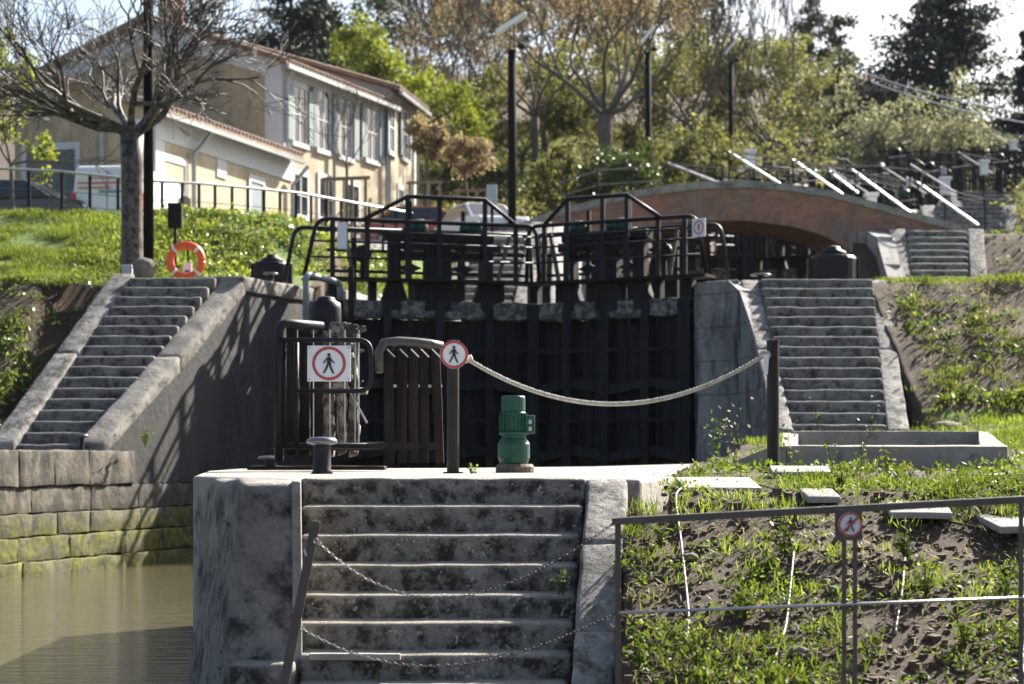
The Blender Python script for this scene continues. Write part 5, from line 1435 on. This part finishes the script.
# main house
t = thing('beige_house', (-7.15, 62, 6.5), 'beige two storey house with grey blue shutters and a dark streaked gable', 'house')
W = Wall2((-7.5, 62), (-4.6, 69.2))
ZE = PZ(62, 62); ZR = ZE + 1.8; D_ = 10
m = MB(); pent(m, W, D_, 5.5, ZE, ZR); m.build('wall', 'plaster', t)
gb = Wall2(W.p(0, 0, -D_)[:2], (W.A.x, W.A.y))   # gable face towards the camera
m = MB(); m.add([gb.p(0, 5.5, .02), gb.p(gb.L-.62, 5.5, .02), gb.p(gb.L-.62, ZE-.32, .02), gb.p(gb.L/2, ZR-.62, .02), gb.p(0, ZE-.52, .02)], [(0, 1, 2, 3, 4)]); m.build('gable_render', 'plaster_old', t)
m = MB(); gb.box(m, gb.L-.6, gb.L+.03, 5.5, ZE-.35, .03, .06)
n1 = [gb.p(gb.L, ZE-.55, .04), gb.p(gb.L/2, ZR-.75, .04), gb.p(gb.L/2, ZR-.05, .04), gb.p(gb.L, ZE-.02, .04)]; m.add(n1, [(0, 1, 2, 3)]); n1 = [gb.p(0, ZE-.55, .04), gb.p(gb.L/2, ZR-.75, .04), gb.p(gb.L/2, ZR-.05, .04), gb.p(0, ZE-.02, .04)]; m.add(n1, [(0, 3, 2, 1)])
m.build('white_band', 'white_trim', t)
m = MB(); W.box(m, 0, .6, 5.5, ZE-.4, .01, .04); W.box(m, 0, W.L, ZE-.42, ZE-.05, .01, .06); m.build('corner_trim', 'white_trim', t)
roof_gable(W, D_, ZE, ZR, t)
for px, top_, bot, sh in ((299, 88, 143, 'out'), (323, 92, 150, 'out'), (345, 98, 157, 'out'), (371, 106, 160, 'out')):
    a = W.at(px); y = W.y(a); opening(W, t, a-.38, a+.38, PZ(bot, y), PZ(top_, y), 'open')
for px, top_, bot in ((300, 176, 215), (325, 180, 218), (352, 186, 220)):
    a = W.at(px); y = W.y(a); opening(W, t, a-.45, a+.45, PZ(bot, y), PZ(top_, y))
for px in (284, 331, 384):
    a = W.at(px); m = MB(); m.tube([W.p(a, 5.5, .12), W.p(a, ZE-.6, .12), W.p(a, ZE-.3, .35)], .06, 6); m.build('downpipe', 'gutter', t)
m = MB(); 
q = gb.p(gb.L*.52, 0, -1); m.rbox(q[0]-.4, q[0]+.4, q[1]-.3, q[1]+.3, ZR-1, ZR+1.1, seg=.5, bev=.02, amp=.01); m.build('chimney', 'brick', t)
# rear house
t = thing('beige_house', (-4.3, 69.4, 7), 'taller rear house end with a pale gable at the right of the row', 'house')
W = Wall2((-4.42, 69.4), (-3.72, 73.2))
ZE2 = PZ(92, 70); D_ = 13; ZR2 = ZE2 + 2.0
m = MB(); pent(m, W, D_, 6, ZE2, ZR2); m.build('wall', 'plaster', t)
gb = Wall2(W.p(0, 0, -D_)[:2], (W.A.x, W.A.y))
m = MB(); m.add([gb.p(0, 6, .02), gb.p(gb.L, 6, .02), gb.p(gb.L, ZE2-.02, .02), gb.p(gb.L/2, ZR2-.05, .02), gb.p(0, ZE2-.02, .02)], [(0, 1, 2, 3, 4)]); m.build('gable_face', 'white_trim', t)
roof_gable(W, D_, ZE2, ZR2, t, .45)
for px, top_, bot, sh in ((391, 103, 152, None), (404, 110, 158, 'open')):
    a = W.at(px); y = W.y(a); opening(W, t, a-.35, a+.35, PZ(bot, y), PZ(top_, y), sh)
for px in (400,):
    a = W.at(px); y = W.y(a); opening(W, t, a-.35, a+.35, PZ(217, y), PZ(190, y))
m = MB(); W.box(m, W.L-.35, W.L+.02, 6, ZE2-.1, .0, .04); W.box(m, 0, W.L, ZE2-.5, ZE2-.1, .01, .05); m.build('corner_trim', 'white_trim', t)
m = MB(); m.tube([W.p(W.L-.3, 6, .15), W.p(W.L-.3, ZE2-.3, .15)], .06, 6); m.build('downpipe', 'gutter', t)
# annex
t = thing('annex_house', (-9.8, 52, 6), 'low beige annex with a big blue grey garage door facing the lane', 'house')
W = Wall2((-9.78, 52), (-7.0, 60.4)); ZE = PZ(112, 52.2); D_ = 9.0
gb = Wall2(W.p(0, 0, -4.4)[:2], (W.A.x, W.A.y))
m = MB()
a = [W.p(0, 5), W.p(W.L, 5), W.p(W.L, 5, -4.4), W.p(0, 5, -4.4), W.p(0, ZE), W.p(W.L, ZE), W.p(W.L, ZE+1.3, -4.4), W.p(0, ZE+1.3, -4.4)]
m.add(a, [(0, 1, 5, 4), (1, 2, 6, 5), (2, 3, 7, 6), (3, 0, 4, 7)]); m.build('wall', 'plaster', t)
m = MB(); m.add([gb.p(0, 5, .02), gb.p(gb.L, 5, .02), gb.p(gb.L, ZE-.05, .02), gb.p(0, ZE+1.2, .02)], [(0, 1, 2, 3)]); m.build('gable_render', 'plaster_old', t)
m = MB(); o = .4
m.hex8([W.p(-o, ZE-.1, o), W.p(W.L, ZE-.1, o), W.p(W.L, ZE+1.32, -4.5), W.p(-o, ZE+1.32, -4.5), W.p(-o, ZE+.06, o), W.p(W.L, ZE+.06, o), W.p(W.L, ZE+1.48, -4.5), W.p(-o, ZE+1.48, -4.5)]); rf = m.build('roof', 'tiles', t)
m = MB(); a_ = -o
while a_ < W.L: m.tube([W.p(a_, ZE+.08, o+.03), W.p(a_, ZE+1.5, -4.5)], .07, 5); a_ += .24
m.build('tile_rolls', 'tiles', rf)
m = MB(); W.box(m, -o, W.L, ZE-.22, ZE-.11, o-.02, o+.1); m.build('gutter', 'gutter', t)
m = MB(); W.box(m, 0, W.L, ZE-.75, ZE-.12, .01, .05); W.box(m, 0, .5, 5, ZE-.76, .01, .04); gb.box(m, gb.L-.9, gb.L, 5, ZE-.2, .025, .05); m.build('white_band', 'white_trim', t)
for px0, px1, top_, bot, mt in ((163, 184, 160, 240, 'plaster'), (250, 262, 181, 240, 'shutter')):
    a0, a1 = W.at(px0), W.at(px1); y = W.y(a0); opening(W, t, a0, a1, PZ(bot, y), PZ(top_, y), door=True, mat=mt)
a0, a1 = gb.at(27), gb.at(76); y = gb.y(a0); opening(gb, t, a0, a1, 5.5, PZ(152, y), door=True, mat='door_blue')
m = MB(); a0 = W.at(221); y = W.y(a0); W.box(m, a0-.3, a0+.3, PZ(178, y), PZ(160, y), .0, .04); m.build('plaque', 'white_trim', t)
for a_ in (W.at(190), W.at(289)): 
    m = MB(); m.tube([W.p(a_, 5.5, .12), W.p(a_, ZE-.9, .12), W.p(a_+.5, ZE-.25, .42)], .07, 6); m.build('downpipe', 'gutter', t)
m = MB(); a_ = gb.at(104); m.tube([gb.p(a_, 5.5, .12), gb.p(a_, ZE, .12)], .07, 6); m.build('downpipe', 'gutter', t)
# far villa behind the trees
t = thing('far_villa', (P(850, 90, 150).x, 150, 20), 'distant house with a red roof peeping between the trees at the upper right', 'house')
c = P(845, 92, 150)
m = MB(); m.box(c.x-5, c.x+4.5, 150, 158, c.z-8, c.z); m.build('wall', 'plaster', t)
m = MB(); m.prism([(c.x-5.6, c.z-.1), (c.x+5.1, c.z-.1), (c.x-.5, c.z+1.4)], 149.4, 158.6); m.build('roof', 'tiles', t)

# ------------------------------------------------------------------ vehicles
def wheel(par, x, y, z, r, w_, ax='X'):
    m = MB(); m.lathe((x, y, z), [(r*.55, -w_/2), (r*.95, -w_/2), (r, -w_/4), (r, w_/4), (r*.95, w_/2), (r*.55, w_/2)], 20, 'X'); wh = m.build('wheel', 'rubber', par, local=True, smooth=True)
    m = MB(); m.lathe((x, y, z), [(.01, -w_*.52), (r*.56, -w_*.5), (r*.56, w_*.5), (.01, w_*.52)], 14, 'X'); m.build('rim', 'metal_grey', wh, local=True)
def rlbox(m, prof, hw, taper):
    """side profile (y,z) list swept over width; taper(z)->half width factor"""
    n = len(prof); o = len(m.v)
    for s_ in (-1, 1):
        for (y, z) in prof: m.v.append((s_*hw*taper(z), y, z))
    m.f.append(tuple(o+i for i in range(n))); m.f.append(tuple(o+n+i for i in range(n))[::-1])
    for i in range(n):
        j = (i+1) % n; m.f.append((o+j, o+i, o+n+i, o+n+j))
t = thing('white_van', (PX(107, 47.5), 47.5, 5.36), 'white delivery van seen from behind with red and teal lettering, parked behind the railing', 'van', None, R(-6))
m = MB(); prof = [(0, .45), (0, 1.0), (.06, 1.9), (.2, 2.02), (3.4, 2.04), (3.9, 1.9), (4.5, 1.25), (5.2, 1.05), (5.35, .8), (5.35, .4), (4, .36), (.1, .38)]
rlbox(m, prof, .92, lambda z: 1 if z < 1.1 else 1 - .1*(z-1.1)); m.build('body', 'car_white', t, local=True, bevel=.06)
m = MB(); m.box(-.9, .9, -.09, .03, .32, .55); m.build('bumper', 'rubber', t, local=True, bevel=.03)
for s_ in (-1, 1):
    m = MB(); m.box(s_*.86-.06, s_*.86+.06, -.03, .05, .75, 1.3); m.build('tail_light', 'lamp_red', t, local=True, bevel=.015)
    m = MB(); m.box(s_*.95-.02, s_*.95+.02, 3.4, 4.2, 1.2, 1.7); m.build('side_window', 'glass', t, local=True)
    wheel(t, s_*.8, .95, .33, .33, .2); wheel(t, s_*.8, 4.3, .33, .33, .2)
m = MB(); m.box(-.004, .004, -.012, .02, .6, 1.88); m.build('door_gap', 'rubber', t, local=True)
m = MB(); m.box(-.26, .26, -.02, 0, .62, .74); m.build('number_plate', 'sign_white', t, local=True)
m = MB(); m.box(-.5, .5, -.012+.05, .05, 1.66, 1.70); m.box(-.75, .1, -.02, .02, 1.42, 1.445); m.box(-.75, .7, -.01, .03, 1.62-.08, 1.62-.05); m.build('red_lettering', 'redprint', t, local=True)
m = MB(); m.box(-.2, .7, -.02, .02, 1.3, 1.36); m.box(-.7, -.3, -.02, .02, .88, .93); m.box(.3, .7, -.02, .02, .88, .93); m.build('teal_lettering', 'teal', t, local=True)

def car(label, x, y, z, rz, paint, glp='passenger cars on the lane'):
    t = thing('parked_car', (x, y, z), label, 'car', glp, rz)
    m = MB(); rlbox(m, [(-2.1, .35), (-2.15, .6), (-2.0, .85), (-1.2, .93), (1.7, .95), (2.1, .85), (2.15, .4), (1.9, .28), (-1.9, .28)], .86, lambda z: 1 if z < .7 else 1-.12*(z-.7)); m.build('body', paint, t, local=True, bevel=.06)
    m = MB(); rlbox(m, [(-1.25, .93), (-.45, 1.42), (.9, 1.45), (1.75, .95)], .78, lambda z: 1-.32*(z-.93)); cb = m.build('cabin', paint, t, local=True, bevel=.05)
    m = MB(); rlbox(m, [(-1.1, .97), (-.45, 1.36), (.85, 1.38), (1.5, .97)], .80, lambda z: 1-.32*(z-.93)); m.build('side_glass', 'glass', t, local=True)
    m = MB(); m.add([(-.66, -1.24, .97), (.66, -1.24, .97), (.58, -.52, 1.40), (-.58, -.52, 1.40)], [(0, 1, 2, 3)]); m.build('windscreen', 'glass', t, local=True)
    m = MB(); m.add([(-.66, 1.74, .99), (.66, 1.74, .99), (.58, .98, 1.42), (-.58, .98, 1.42)], [(3, 2, 1, 0)]); m.build('rear_window', 'glass', t, local=True)
    for s_ in (-1, 1):
        for yy in (-1.3, 1.3): wheel(t, s_*.76, yy, .31, .31, .2)
        m = MB(); m.box(s_*.65-.15, s_*.65+.15, -2.17, -2.08, .6, .74); m.build('headlight', 'lens', t, local=True, bevel=.01)
        m = MB(); m.box(s_*.68-.13, s_*.68+.13, 2.08, 2.17, .6, .78); m.build('tail_light', 'lamp_red', t, local=True, bevel=.01)
    return t
def road_z(x, y): return H(x, y, False) + .13
x, y = PX(20, 48.5), 48.5; car('dark grey brown car parked at the far left behind the railing', x, y, 5.62, R(78), 'car_dark')
x, y = PX(480, 60), 60; zc_ = PZ(201, 60) - 1.45; car('white car parked beyond the gate railings near the lamp post', x, y, zc_-.1, R(22), 'car_white')
x, y = PX(428, 64), 64; car('dark red car parked beyond the gate railings at the house corner', x, y, PZ(208, 64)-1.45, R(80), 'car_red')

# grey cabinet on post, young staked trees
x = PX(492, 50); t = thing('parking_meter', (x, 50, 4.5), 'grey metal cabinet on a post behind the gate railings', 'cabinet')
m = MB(); m.box(x-.14, x+.14, 49.9, 50.1, PZ(206, 50), PZ(185, 50)); m.build('casing', 'metal_grey', t, bevel=.01)
m = MB(); m.box(x-.04, x+.04, 50.02, 50.08, 4.5, PZ(206, 50)+.01); m.build('post', 'metal', t)
def staked(label, px, y, crown_py, r, mat, seed, stake_py, base_z, leafy=True):
    x = PX(px, y); zb = base_z
    if leafy: t = leaf_tree('young_tree', label, (x, y, zb), PZ(crown_py - r*F/y*.9, y) - zb, r, mat, seed, nleaf=2600, leaf=.13, trunk_r=.06, trunk_h=.66, depth=3, clump=1.6)
    else: t, _ = bare_tree('young_tree', label, (x, y, zb), seed, PZ(crown_py+35, y)-zb, .04, 1.0, 3, 'bark', .5, 5, .45, (2, 3), (.7, 1.3), minr=.008)
    zs_ = PZ(stake_py, y)
    s_ = thing('tree_stake_frame', (x, y, zb), 'wooden stakes around the ' + label, 'stake frame')
    for dx in (-.5, .5, .15):
        m = MB(); m.bar((x+dx, y-.25+abs(dx)*.2, zb-.2), (x+dx, y-.25+abs(dx)*.2, zs_), .08, .08); m.build('stake', 'stake', s_)
    m = MB(); m.bar((x-.62, y-.3, zs_-.08), (x+.62, y-.2, zs_-.02), .05, .09); m.build('cross_bar', 'stake', s_)
staked('bare young tree in front of the house facade', 347, 50, 130, .6, None, 31, 178, 5.6, leafy=False)
staked('rusty ball crowned tree nearest the house end', 425, 64, 135, .75, 'lf_rust', 32, 182, 7.2)
staked('rusty ball crowned tree behind the white car', 472, 66, 162, .95, 'lf_rust', 33, 190, 7.4)
x = PX(14, 46); leaf_tree('young_tree', 'small loose green tree at the left edge behind the railing', (x, 46, 5.6), 5.1, .85, 'lf_green', 34, nleaf=1600, leaf=.13, trunk_r=.05, trunk_h=.3, depth=3, clump=1.3)

# white light bollards by the bridge
for px, py0, py1, y, lab in ((750, 150, 168, 70, 'pale square light bollard above the crown of the bridge'), (871, 193, 212, 62, 'pale square light bollard just behind the bridge deck'), (945, 177, 195, 73, 'pale square light bollard left of the third flight of steps'), (984, 160, 175, 84, 'pale square light bollard left of the topmost steps'), (1013, 140, 150, 95, 'pale square light bollard at the far right top')):
    x = PX(px, y); t = thing('light_bollard', (x, y, PZ(py1, y)-.6), lab, 'bollard', 'pale light bollards along the terraces')
    m = MB(); m.box(x-.16, x+.16, y-.16, y+.16, PZ(py1, y), PZ(py0, y)-.14); m.build('shaft', 'panel', t, bevel=.01)
    m = MB(); m.tube([(x, y, PZ(py1, y)-1.6), (x, y, PZ(py1, y)+.02)], .035, 6); m.build('pole', 'metal', t)
    m = MB(); m.box(x-.22, x+.22, y-.22, y+.22, PZ(py0, y)-.13, PZ(py0, y)); m.build('cap', 'panel', t, bevel=.01)

# palisade fence at the top of the terraces
t = thing('palisade_fence', (P(960, 170, 104).x, 104, 14), 'dark uneven palisade fence at the upper right below the pale bushes', 'fence')
rs = random.Random(3)
m = MB()
for k in range(100):
    px = 880 + k*1.7; y = 104; z1 = PZ(rs.uniform(144, 158), y)
    m = m; m.bar((PX(px, y), y+rs.uniform(-.1, .1), 13), (PX(px, y), y, z1), rs.uniform(.04, .09), .05)
m.build('pales', 'gate_wood', t)
for py in (152, 168, 180):
    m = MB(); m.bar(P(878, py, 103.9), P(1052, py, 103.9), .06, .09); m.build('rail', 'gate_wood', t)
def simple_rail(label, y, pts, posts, drop=1.1, stays=True, grp='terrace railings'):
    t = thing('terrace_railing', P(pts[0][0], pts[0][1], y), label, 'railing', grp)
    m = MB(); rl = [P(a, b_, y) for a, b_ in pts]; m.tube(rl, .03, 6); m.tube([p - Vector((0, 0, .45)) for p in rl], .018, 6); m.build('handrail', 'rail_grey', t)
    for (a, b_) in posts:
        p = P(a, b_, y); m = MB(); m.bar(p, p - Vector((0, 0, drop)), .05, .05); m.build('post', 'metal', t)
        if stays: m = MB(); m.tube([p, P(a, b_, y) + Vector((1.6, 0, -1.0))], .035, 6); m.build('stay', 'white_bar', t)
simple_rail('railing with a bright stay behind the bridge, below the dark lock gates', 66, [(800, 165), (878, 166), (930, 172)], [(828, 168), (880, 165), (910, 164)])
simple_rail('small railing with a bright stay in front of the palisade fence', 88, [(930, 152), (960, 153), (1000, 160)], [(958, 152)])
simple_rail('highest small railing with a bright stay near the right edge', 99, [(960, 131), (990, 132), (1030, 138)], [(990, 132)])
simple_rail('thin wire railing left of the bridge crown', 60, [(560, 182), (600, 170), (664, 166)], [(566, 180), (597, 168), (630, 167), (664, 163)], stays=False)
# overhead cables
for k, (a, b_) in enumerate((((868, 74), (1060, 118)), ((872, 82), (1060, 128)))):
    m = MB(); m.tube(cat(P(*a, 110), P(*b_, 90), .3, 20), .035, 5); tag(m.build('overhead_cable', 'panel', None), ('upper' if k == 0 else 'lower') + ' pale overhead cable in front of the dark conifer', 'cable')
# clutter: dark winding posts near far locks
rs = random.Random(17)
for k, (px, py, y) in enumerate([(905, 205, 70), (930, 175, 86), (960, 170, 88), (880, 178, 74), (850, 185, 68), (1000, 165, 96), (812, 185, 66), (897, 160, 92)]):
    x = PX(px, y); zb = PZ(py, y) - .9; t = thing('winding_post', (x, y, zb), ['dark winding post nearest the end of the bridge', 'dark winding post left of the third steps, above the light bollard', 'dark winding post right of the bright short stay', 'dark winding post behind the third bridge stay', 'dark winding post behind the second bridge stay', 'dark winding post by the topmost steps', 'dark winding post behind the crown of the bridge', 'dark winding post in front of the left end of the palisade'][k], 'post', 'dark winding posts by the upper locks')
    m = MB(); m.box(x-.12, x+.12, y-.12, y+.12, zb-.5, zb+1.2); m.build('pillar', 'metal', t, bevel=.02)
    m = MB(); m.lathe((x, y, zb+1.2), [(.01, 0), (.2, 0), (.22, .12), (.15, .25), (.01, .3)], 12); m.build('gear_head', 'green_paint' if k % 3 == 0 else 'metal', t, smooth=True)
    m = MB(); m.tube([(x-.4, y-.1, zb+1.0), (x+.4, y-.1, zb+1.1)], .03, 6); m.build('crank', 'white_bar', t)

# ------------------------------------------------------------------ trees behind
def TZ(x, y): return H(x, y, False)
def bt(label, px, y, top_py, rpx, mat, seed, n=9000, leaf=.3, name='broadleaf_tree', base_py=None, **k):
    x = PX(px, y); z = TZ(x, y); h = PZ(top_py, y) - z
    k.setdefault('trunk_h', .22)
    return leaf_tree(name, label, (x, y, z), h, rpx*y/F, mat, seed, nleaf=n, leaf=leaf, trunk_r=max(.12, h*.018), **k)
bt('bright yellow green tree directly behind the house roofs', 375, 92, 30, 62, 'lf_green', 50, 13000, .19)
bt('smaller bright green tree right of the house end', 450, 88, 85, 45, 'lf_green', 51, 8000, .17)
bt('dark conifer behind the roofs, left of the bright green tree', 318, 112, -25, 60, 'lf_pine', 52, 9000, .3, trunk_h=.1, shape=.35)
bt('brown budding tree above the house end', 470, 105, -20, 75, 'lf_brown', 53, 13000, .14, clump=.8)
bt('brown budding tree left of the big forked tree', 545, 110, -30, 70, 'lf_brown', 54, 13000, .14, clump=.8)
bt('olive tinged tree behind the first lamp post', 520, 100, 60, 70, 'lf_olive', 55, 15000, .17)
bt('brown budding tree behind the big forked tree', 650, 112, -25, 80, 'lf_brown', 56, 14000, .14, clump=.8)
bt('yellow olive tree behind the middle lamp post', 620, 100, 50, 75, 'lf_olive', 57, 15000, .17)
bt('yellow olive tree behind the slim lamp post', 700, 104, 40, 70, 'lf_olive', 58, 15000, .17)
bt('pale olive tree left of the sky gap', 765, 108, 35, 75, 'lf_olive', 59, 16000, .17)
bt('grey green tree top touching the sky left of the gap', 815, 125, 10, 48, 'lf_dark', 60, 12000, .24, clump=1.2)
bt('dark evergreen high behind the brown trees', 665, 135, -40, 85, 'lf_dark', 61, 8000, .32)
bt('dark evergreen behind the left brown tree', 410, 130, -40, 75, 'lf_dark', 62, 8000, .32)
bt('dark evergreen behind the forked tree', 560, 135, -45, 80, 'lf_dark', 69, 8000, .32)
bt('pale grey olive bush in front of the dark pine', 905, 118, 86, 70, 'lf_grey', 63, 11000, .2, trunk_h=.08, name='olive_tree', clump=1.2)
bt('smaller grey olive bush at the foot of the pine, towards the right edge', 965, 114, 108, 50, 'lf_grey', 64, 6000, .2, trunk_h=.08, name='olive_tree', clump=1.2)
bt('grey olive bush left of the pale one below the far red roof', 850, 116, 100, 45, 'lf_grey', 65, 6000, .2, trunk_h=.08, name='olive_tree')
bt('bushy ivy covered shrub left of the bridge crown', 618, 72, 148, 42, 'lf_ivy', 66, 7000, .16, name='shrub', trunk_h=.1, clump=1.2)
bt('olive shrub between lamp post and ivy shrub', 560, 74, 150, 42, 'lf_olive', 67, 5000, .18, name='shrub', trunk_h=.1)
bt('dark dense shrub right of the house end behind the cars', 465, 80, 150, 48, 'lf_dark', 68, 6000, .2, name='shrub', trunk_h=.08)
bt('olive shrub behind the crown of the bridge', 700, 84, 130, 45, 'lf_olive', 70, 5000, .2, name='shrub', trunk_h=.1)
bt('olive shrub under the pale tree behind the bridge', 780, 90, 120, 50, 'lf_olive', 71, 5000, .2, name='shrub', trunk_h=.1)
bt('dark shrub between the slim lamp and the farthest lamp', 830, 104, 130, 35, 'lf_dark', 72, 4000, .2, name='shrub', trunk_h=.1)
def conifer(label, px, y, top_py, rpx, seed, levels=22, mat='lf_pine', base_z=None, name='conifer_tree', leaf=.34, lo=.2, n=60, gap=1.0, broad=False):
    rs = random.Random(seed); rg = np.random.default_rng(seed); x = PX(px, y); z = TZ(x, y) if base_z is None else base_z; h = PZ(top_py, y) - z; Rr = rpx*y/F
    t = thing(name, (x, y, z), label, 'tree'); m = MB(); m.tube([(0, 0, -.5), (0.1, 0, h*.5), (0, 0, h)], [h*.022, h*.014, .03], 8)
    pts = []
    for i in range(levels):
        f = lo + (1-lo)*i/levels; R_ = Rr * (min(1, (1.12-f)*1.7) if broad else min(1, (1.08-f)*1.35)) * rs.uniform(.7, 1.1)
        for k in range(rs.randint(4, 7)):
            a = rs.uniform(0, 6.28); up = rs.uniform(-.05, .25); L = R_*rs.uniform(.55, 1.05)
            tip = Vector((math.cos(a)*L, math.sin(a)*L, h*f + L*up)); st = Vector((0, 0, h*f))
            m.tube([st, st.lerp(tip, .5) + Vector((0, 0, L*.06)), tip], [.08, .05, .02], 4)
            for j in range(int(n*gap)):
                g = rs.uniform(.25, 1.03); p = st.lerp(tip, g); wv = L*.16*(1.15-g*.5)
                pts.append((p.x+rs.gauss(0, wv), p.y+rs.gauss(0, wv), p.z+rs.gauss(0, L*.045)+L*.05))
    m.build('trunk', 'bark', t, local=True)
    me = np_mesh('crown', leaf_verts(np.array(pts), leaf, rg, .45, up=1.5), 4, M[mat]); o = bpy.data.objects.new('crown', me); C.objects.link(o); o.parent = t
    return t
conifer('tall dark cedar with layered branches against the bright sky at the upper right', 942, 132, -14, 128, 81, levels=28, n=200, leaf=.42, broad=True, lo=.1)
conifer('dark cedar at the right edge, lower and closer than the tall one', 1035, 112, 25, 45, 82, levels=16, n=150, broad=True)
conifer('dark cedar behind the house roof at the upper left', 290, 108, -60, 62, 83, levels=18, n=120, leaf=.34, broad=True)
conifer('dark cedar behind the bare tree at the far left top', 200, 110, -70, 45, 84, levels=14, n=40, leaf=.3)
# big forked bare tree in the middle
t, ch = bare_tree('forked_tree', 'large forked tree with dark bare limbs in the middle of the wood', (PX(605, 88), 88, TZ(PX(605, 88), 88)), 42, 4.2, .33, 4.2, 4, 'bark', .55, 6, .25, (2, 3), (.5, 1.2), minr=.02)
rg = np.random.default_rng(5)
pp_ = np.array([tuple(c_[0][-1]) for c_ in ch if c_[2] <= 1]); pts = clump_points(rg, pp_, rg.uniform(.4, .9, len(pp_)), 22)
me = np_mesh('crown', leaf_verts(pts, .15, rg, .6), 4, M['lf_brown']); o = bpy.data.objects.new('crown', me); C.objects.link(o); o.parent = t

for px, y, sd, th, lab in ((455, 96, 61, 3.5, 'bare tree with fine brown twigs above the house end'), (535, 92, 62, 4, 'bare tree with fine brown twigs right of the nearest lamp post'), (690, 94, 63, 3.6, 'bare tree with fine brown twigs between two lamp posts'), (770, 96, 64, 3.2, 'bare tree with fine twigs behind the bridge crown')):
    x = PX(px, y); bare_tree('bare_tree', lab, (x, y, TZ(x, y)), sd, th, .2, 3.6, 4, 'bark', .5, 5, .3, (2, 4), (.7, 1.3), minr=.018)
